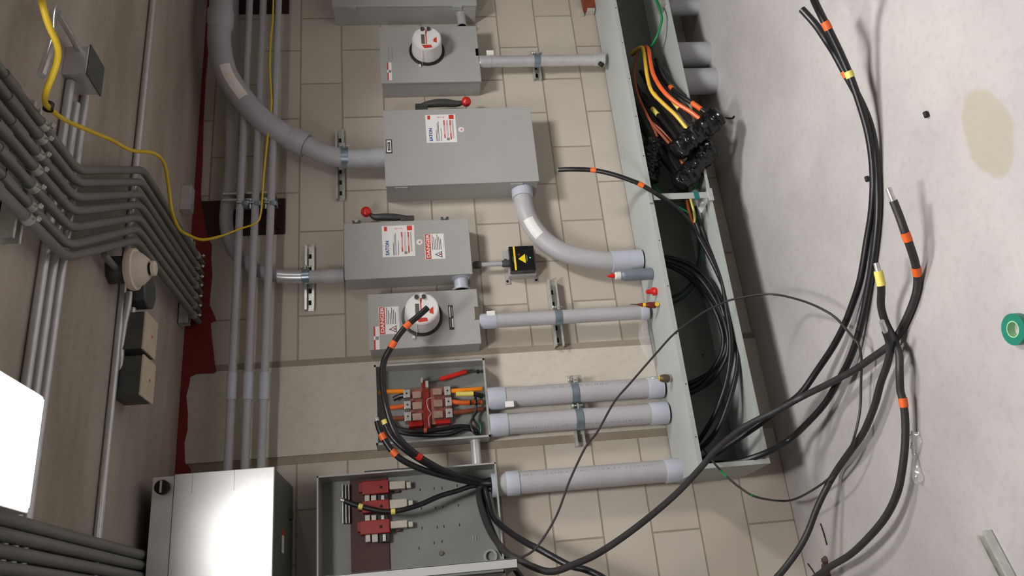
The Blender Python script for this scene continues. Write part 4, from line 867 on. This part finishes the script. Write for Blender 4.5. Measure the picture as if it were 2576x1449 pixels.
# ------------------------------------------------------------------ floor items
q = atz(2557, 828, 0.01); t = thing('tape_roll', (q.x, q.y, 0), 'roll of green tape lying on the floor', 'tape roll')
b = MB(); b.ring((q.x, q.y, 0), (q.x, q.y, .02), .021, .040, 40); b.build('roll', TAPEG, t)
b = MB(); b.ring((q.x, q.y, .0005), (q.x, q.y, .0205), .0185, .0212, 40); b.build('core', mat('white_green_core', (150, 200, 150), .5), t)
a, c = atz(2486, 1340, .0), atz(2570, 1500, .0)
o = strut(a + Vector((0, 0, .001)), c + Vector((0, 0, .001)), 'loose length of zinc strut lying on the floor at the lower right', n=(0, 0, 1))
for (px, py, lab) in [(2335, 288, 'small black plug on the open floor left of the yellowish stain'), (2186, 450, 'small black plug touching the bound pair of cables')]:
    q = atz(px, py, 0); b = MB(); b.cyl((q.x - .008, q.y, .007), (q.x + .008, q.y, .0075), .0068, 14); tag(b.build('plug', DARK), lab, 'plug')
b = MB(); c = atz(2300, 1165, 0); rows = []
A0, A1 = atz(2300, 1085, .01), atz(2306, 1215, .01); dd = (A1 - A0); ss = Vector((dd.y, -dd.x, 0)).normalized()
for i in range(22):
    u = i / 21; wv = (.016 + .010 * math.sin(u * 9)) * (1.0 if abs(u - .5) > .06 else .3); r_ = []
    for j in range(8):
        v = j / 7 - .5; p = A0 + dd * u + ss * v * wv * 2; p.z = .004 + .016 * abs(noise.noise(Vector((u * 11, v * 4, 2)))) + .01 * (1 - 4 * v * v); r_.append(b.b.verts.new(p))
    rows.append(r_)
for A_, B_ in zip(rows, rows[1:]):
    for j in range(7): f_ = b.b.faces.new((A_[j], A_[j + 1], B_[j + 1], B_[j])); f_.smooth = True
tag(b.build('plastic_wrap', POLY), 'twisted scrap of clear plastic wrap on the floor beside the outer cable', 'plastic scrap')
q = atz(2075, 1430, 0); b = MB()
for i in range(9):
    p = Vector((q.x + random.uniform(-.03, .03), q.y + random.uniform(-.03, .03), .012)); s_ = random.uniform(.008, .018)
    b.lathe(p - Vector((0, 0, .012)), [(0, s_), (s_ * .8, s_ * .8), (s_ * 1.3, s_ * .3)], 7, (random.uniform(-.4, .4), random.uniform(-.4, .4), 1))
tag(b.build('dirt_clump', mat('brown_debris', (88, 70, 60), .9, 0, .3, 60)), 'brown crumbly lump on the floor at the bottom edge beside the black cable', 'debris')
for l, lab in (([(2064, 1317, .004), (2073, 1345, .004), (2080, 1371, .004)], 'thin dark stick on the floor above the brown lump'), ([(2032, 1418, .004), (2044, 1435, .004), (2054, 1452, .004)], 'thin dark stick on the floor left of the brown lump')):
    cable('twig', lab, l, .0025, DARK, cat='stick', n=6)

# ------------------------------------------------------------------ ceiling: conduit rack and other runs
ZR = 2.42
A = [(193, 427), (192, 462), (185, 497), (182, 534), (173, 572), (163, 612), (167, 650)]
B = [(357, 423), (355, 455), (353, 487), (353, 517), (350, 549), (347, 577), (343, 604)]
XB = []
for i in range(7):
    pa = atz(*A[i], ZR); pb = atz(*B[i], ZR); XB.append((pa, pb))
ya = sum(p.y for p, _ in XB) / 7; yb_ = sum(p.y for _, p in XB) / 7
names = ['first', 'second', 'third', 'fourth', 'fifth', 'sixth', 'seventh']
for i, (pa, pb) in enumerate(XB):
    K = [Vector((pa.x, -3.4, ZR)), Vector((pa.x, ya, ZR)), Vector((pb.x, yb_, ZR)), Vector((pb.x, -.004, ZR))]; P = [K[0]]
    for c_, q0, q1 in ((K[1], K[0], K[2]), (K[2], K[1], K[3])):
        u0 = c_ + (q0 - c_).normalized() * .05; u1 = c_ + (q1 - c_).normalized() * .05
        for k_ in range(6): w0 = k_ / 5; P.append(u0 * (1 - w0) ** 2 + c_ * 2 * w0 * (1 - w0) + u1 * w0 * w0)
    P.append(K[3])
    t = thing('rack_conduit', P[-1], 'kinked grey conduit of the ceiling rack, %s from the right of seven' % names[i], 'conduit', 'seven kinked conduits under the ceiling')
    b = MB(); b.tube(P, .0130, 14); b.build('pipe', RACK, t)
    b = MB(); b.cyl((pa.x, ya - .42 + .03 * (i % 3), ZR), (pa.x, ya - .36 + .03 * (i % 3), ZR), .0158, 12); b.build('coupling', RACK, t)
xr0, xr1 = XB[6][0].x - .06, XB[0][0].x + .06
for (yy, dx, lab) in ((ya - .22, 0, 'nearest the camera'), (ya - .75, 0, 'behind the camera side'), (-.10, .31, 'nearest the wall')):
    strut((xr0 + dx, yy, CZ - .001), (xr1 + dx, yy, CZ - .001), 'zinc strut across the ceiling conduit rack, %s' % lab, 'strut hangers of the ceiling rack', n=(0, 0, -1), dp=.04)
for i, (pa, pb) in enumerate(XB):
    for yy, xx in ((ya - .22, pa.x), (-.10, pb.x)):
        t = thing('rack_clamp', (xx, yy, ZR), 'small zinc clamp on the %s kinked conduit, %s end' % (names[i], 'room' if yy < -.5 else 'wall'), 'clamp', 'clamps of the ceiling rack')
        b = MB(); b.ring((xx, yy - .012, ZR), (xx, yy + .012, ZR), .0133, .0160, 16); b.build('band', ZINC, t)
        b = MB(); b.cyl((xx - .004, yy, ZR - .017), (xx - .004, yy, ZR - .034), .0035, 8); b.lathe((xx - .004, yy, ZR - .024), [(0, .0075), (.006, .0075)], 6, (0, 0, -1)); b.build('bolt', ZINC, t)
for i, (yy, x1) in enumerate(((-1.285, 1.56), (-1.235, 1.52), (-1.185, 1.60))):
    b = MB(); b.cyl((-2.5, yy, CZ - .014), (x1, yy, CZ - .014), .0125, 14); tag(b.build('ceiling_conduit', EMT), 'thin ceiling conduit crossing above the rack, %s of three' % ['nearest the camera', 'middle', 'farthest from the camera'][i], 'conduit', 'thin conduits along the ceiling')
for i, yy in enumerate((-.775, -.742)):
    b = MB(); b.cyl((-2.5 if i else 2.4, yy, CZ - .013), (4.5, yy, CZ - .013), .0115, 14); tag(b.build('ceiling_conduit', EMT), ['short thin conduit beside the long one across the mid ceiling', 'long thin shiny conduit crossing the middle of the ceiling'][i], 'conduit', 'thin conduits along the ceiling')
for i, (py, r) in enumerate(((1302, .016), (1342, .016), (1385, .016), (1428, .016), (1475, .016))):
    p = atz(0, py, 2.445); b = MB(); b.cyl((p.x, -3.4, 2.448), (p.x, -.002, 2.448), r, 14); t = b.build('ceiling_pipe', RACK)
    tag(t, 'grey ceiling pipe above the bright metal cabinet, %s from the right of five' % names[i], 'conduit', 'five pipes above the metal cabinet')
strut((.02, -1.30, CZ - .0005), (.36, -1.30, CZ - .0005), 'strut across the five pipes at the lower left', 'strut hangers of the ceiling rack', n=(0, 0, -1), dp=.012)
# junction boxes
a = atz(203, 180, 2.44)
jb = (1.565, -1.36, 2.385); t = thing('junction_box', (1.63, -1.28, CZ), 'grey steel junction box under the ceiling with bright side, beside the bent shiny conduit', 'junction box')
b = MB(); b.box((1.565, -1.315, CZ), (1.665, -1.215, CZ - .068), EMT, .003); b.build('body', None, t)
b = MB(); b.box((1.562, -1.318, CZ - .068), (1.668, -1.212, CZ - .072), BOXG, .001); b.build('cover', None, t)
pts = [(212, 160, 2.44), (190, 110, 2.44), (150, 40, 2.42), (140, 18, 2.40), (133, 40, 2.37), (133, 90, 2.34), (120, 140, 2.33), (104, 190, 2.33)]
b = MB(); b.tube(spline([atz(*p) for p in pts], 7), .0095, 12); tag(b.build('bent_conduit', mat('bright_conduit', (226, 226, 226), .2, .7, .05)), 'bright thin conduit bent in a hook from the junction box beside the yellow cord', 'conduit')
for i, (px, py, x2, y2) in enumerate([(368, 783, 352, 873), (362, 893, 340, 985)]):
    p, q = atz(px, py, 2.385), atz(x2 + 5, y2, 2.385); x0, x1 = q.x, p.x; y0 = p.y
    t = thing('junction_box', ((x0 + x1) / 2, y0 + .06, CZ), 'square ceiling box with cream underside cover, %s' % ['nearer the smoke detector', 'farther from the smoke detector'][i], 'junction box', 'cream covered ceiling boxes')
    b = MB(); b.box((x0, y0, CZ), (x1, y0 + .12, 2.39), bev=.003); b.build('body', BOXG, t)
    b = MB(); b.box((x0 - .002, y0 - .001, 2.39), (x1 + .002, y0 + .121, 2.384), bev=.001)
    b.build('cover', CREAM, t)
    b = MB(); b.lathe(((x0 + x1) / 2, y0 + .07, 2.384), [(0, .005), (.001, .005)], 10, (0, 0, -1)); b.build('cover_screw', INKR, t)
p = atz(395, 745, 2.40); t = thing('junction_box', (1.14, -.66, CZ), 'plain grey round ceiling box between the smoke detector and the cream covers', 'junction box')
b = MB(); b.lathe((1.155, -.665, CZ), [(0, .06), (.07, .06), (.075, .055)], 8, (0, 0, -1)); b.build('body', BOXG, t)
b = MB(); b.cyl((1.0, -.70, CZ - .03), (1.09, -.69, CZ - .03), .011, 12); b.build('connector', ZINC, t)
# smoke detector
c = atz(330, 678, 2.41); t = thing('smoke_detector', (c.x, c.y, 2.415), 'round ivory smoke detector hanging below the ceiling beside the rack', 'smoke detector')
b = MB(); b.lathe((c.x, c.y, CZ), [(0, .048), (.06, .048)], 8, (0, 0, -1)); b.build('mounting_box', BOXG, t)
b = MB(); b.lathe((c.x, c.y, 2.415), [(0, .066), (.010, .070), (.022, .068), (.024, .060), (.040, .052), (.060, .034), (.062, .026)], 36, (0, 0, -1)); b.build('base', IVORY, t)
b = MB(); b.lathe((c.x, c.y, 2.353), [(0, .020), (.010, .020)], 20, (0, 0, -1), DARK); b.lathe((c.x, c.y, 2.344), [(0, .026), (.009, .024), (.013, .012)], 24, (0, 0, -1), IVORY); b.build('sensor_head', None, t)
pts = [(325, 735, 2.44), (322, 770, 2.44), (312, 820, 2.45), (305, 880, 2.455), (300, 980, 2.46)]
b = MB(); b.tube(spline([atz(*p) for p in pts], 6), .0105, 12); tag(b.build('bent_conduit', EMT), 'shiny conduit bending away from the smoke detector toward the lower left', 'conduit')
b = MB(); b.tube(spline([atz(*p) for p in [(262, 640, 2.44), (285, 668, 2.44), (312, 690, 2.44), (322, 700, 2.44)]], 6), .0105, 12); tag(b.build('bent_conduit', RACK), 'short dull conduit from the rack to the smoke detector', 'conduit')
a_, c_ = at(455, 520, -.03), at(455, 590, -.03)
b = MB(); p = atz(455, 555, 2.40); b.box((1.74, -.20, CZ), (1.86, -.15, 2.43), bev=.003); tag(b.build('steel_bracket', EMT), 'bright steel angle under the ceiling in front of the maroon plate', 'bracket')
# yellow cord
pts = [at(102, -40, -1.95), at(107, 10, -1.95), at(122, 62, -1.9), at(141, 105, -1.85), at(146, 140, -1.8), at(134, 185, -1.75), at(118, 225, -1.7), at(113, 255, -1.6), atz(125, 272, 2.385), atz(160, 300, 2.39), atz(215, 325, 2.385), atz(280, 352, 2.38), atz(330, 378, 2.37), atz(385, 385, 2.36), atz(412, 410, 2.36), atz(424, 470, 2.37), atz(432, 530, 2.37), atz(450, 575, 2.37), at(475, 592, -.38), at(510, 603, -.28), at(555, 594, -.2), at(600, 577, -.17), at(645, 560, -.165), at(657, 530, -.165), at(663, 450, -.165), at(674, 340, -.165), at(683, 260, -.165), at(679, 180, -.165), at(681, 100, -.165), at(688, 0, -.165), at(700, -420, -.165)]
sp = spline(pts, 7); nn = len(sp); b = MB(); b.tube(sp, [.0070 if i < 60 else (.0062 if i < 140 else .0042) for i in range(nn)], 12)
tag(b.build('extension_cord', YELC), 'yellow extension cord draped from the ceiling rack to the level conduits', 'cord')
q = atz(122, 268, 2.385); b = MB(); b.ring(q + Vector((-.01, 0, 0)), q + Vector((.01, 0, 0)), .0085, .0125, 16); b.obox(q + Vector((0, 0, .010)), q + Vector((0, .0, .025)), .004, .010); tag(b.build('cord_tie', BLACK), 'black tie holding the yellow cord to the ceiling rack', 'tie')

# ------------------------------------------------------------------ bright metal cabinet at the lower left
yf = -.42; p = at(690, 1179, yf); q = at(440, 1188, yf); zb_, zt_ = p.z, 2.425; xr_ = (p.x + q.x) / 2; xl_ = .12; zs = at(440, 1188, yf).z
t = thing('metal_cabinet', ((xl_ + xr_) / 2, 0, zb_), 'bright bare metal cabinet high on the wall with its face glaring', 'cabinet')
b = MB(); prof = [(0, zb_), (0, zt_), (yf + .012, zt_), (yf + .012, zb_)]
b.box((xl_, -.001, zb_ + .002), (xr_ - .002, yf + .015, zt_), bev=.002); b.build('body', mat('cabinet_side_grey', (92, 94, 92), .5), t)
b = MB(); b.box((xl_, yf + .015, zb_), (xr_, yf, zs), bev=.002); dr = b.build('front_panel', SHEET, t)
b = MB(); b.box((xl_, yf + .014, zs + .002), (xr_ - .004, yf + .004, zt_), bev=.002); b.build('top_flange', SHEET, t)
b = MB()
for px in (485, 590): w_ = at(px, 1190, yf).z; b.box((xr_ - .07, yf - .0004, w_ - .0005), (xr_ - .001, yf + .001, w_ + .0005))
b.build('seam', mat('seam_grey', (120, 120, 120), .5), dr)
k = at(412, 1228, yf); b = MB(); b.lathe((k.x, yf + .004, k.z), [(0, .018), (.012, .020), (.014, .024), (.030, .024), (.034, .019)], 20, m=DARK); b.obox((k.x - .02, yf - .032, k.z), (k.x + .02, yf - .032, k.z), .007, .006, ZINC, up=(0, 0, 1)); b.build('latch_knob', None, t)
b = MB(); c = Vector((xr_ - .24, -.22, zb_)); b.box((c.x - .03, c.y - .014, zb_ + .003), (c.x + .03, c.y + .014, zb_ - .0008), PAPER); b.box((c.x + .03, c.y - .014, zb_ + .003), (c.x + .05, c.y + .014, zb_ - .0008), INKR); b.build('side_label', None, t)
b = MB(); b.lathe((xr_ - .12, -.08, zb_ + .002), [(0, .02), (.012, .02), (.013, .014)], 8, (0, 0, -1)); b.build('hub', BOXG, t)
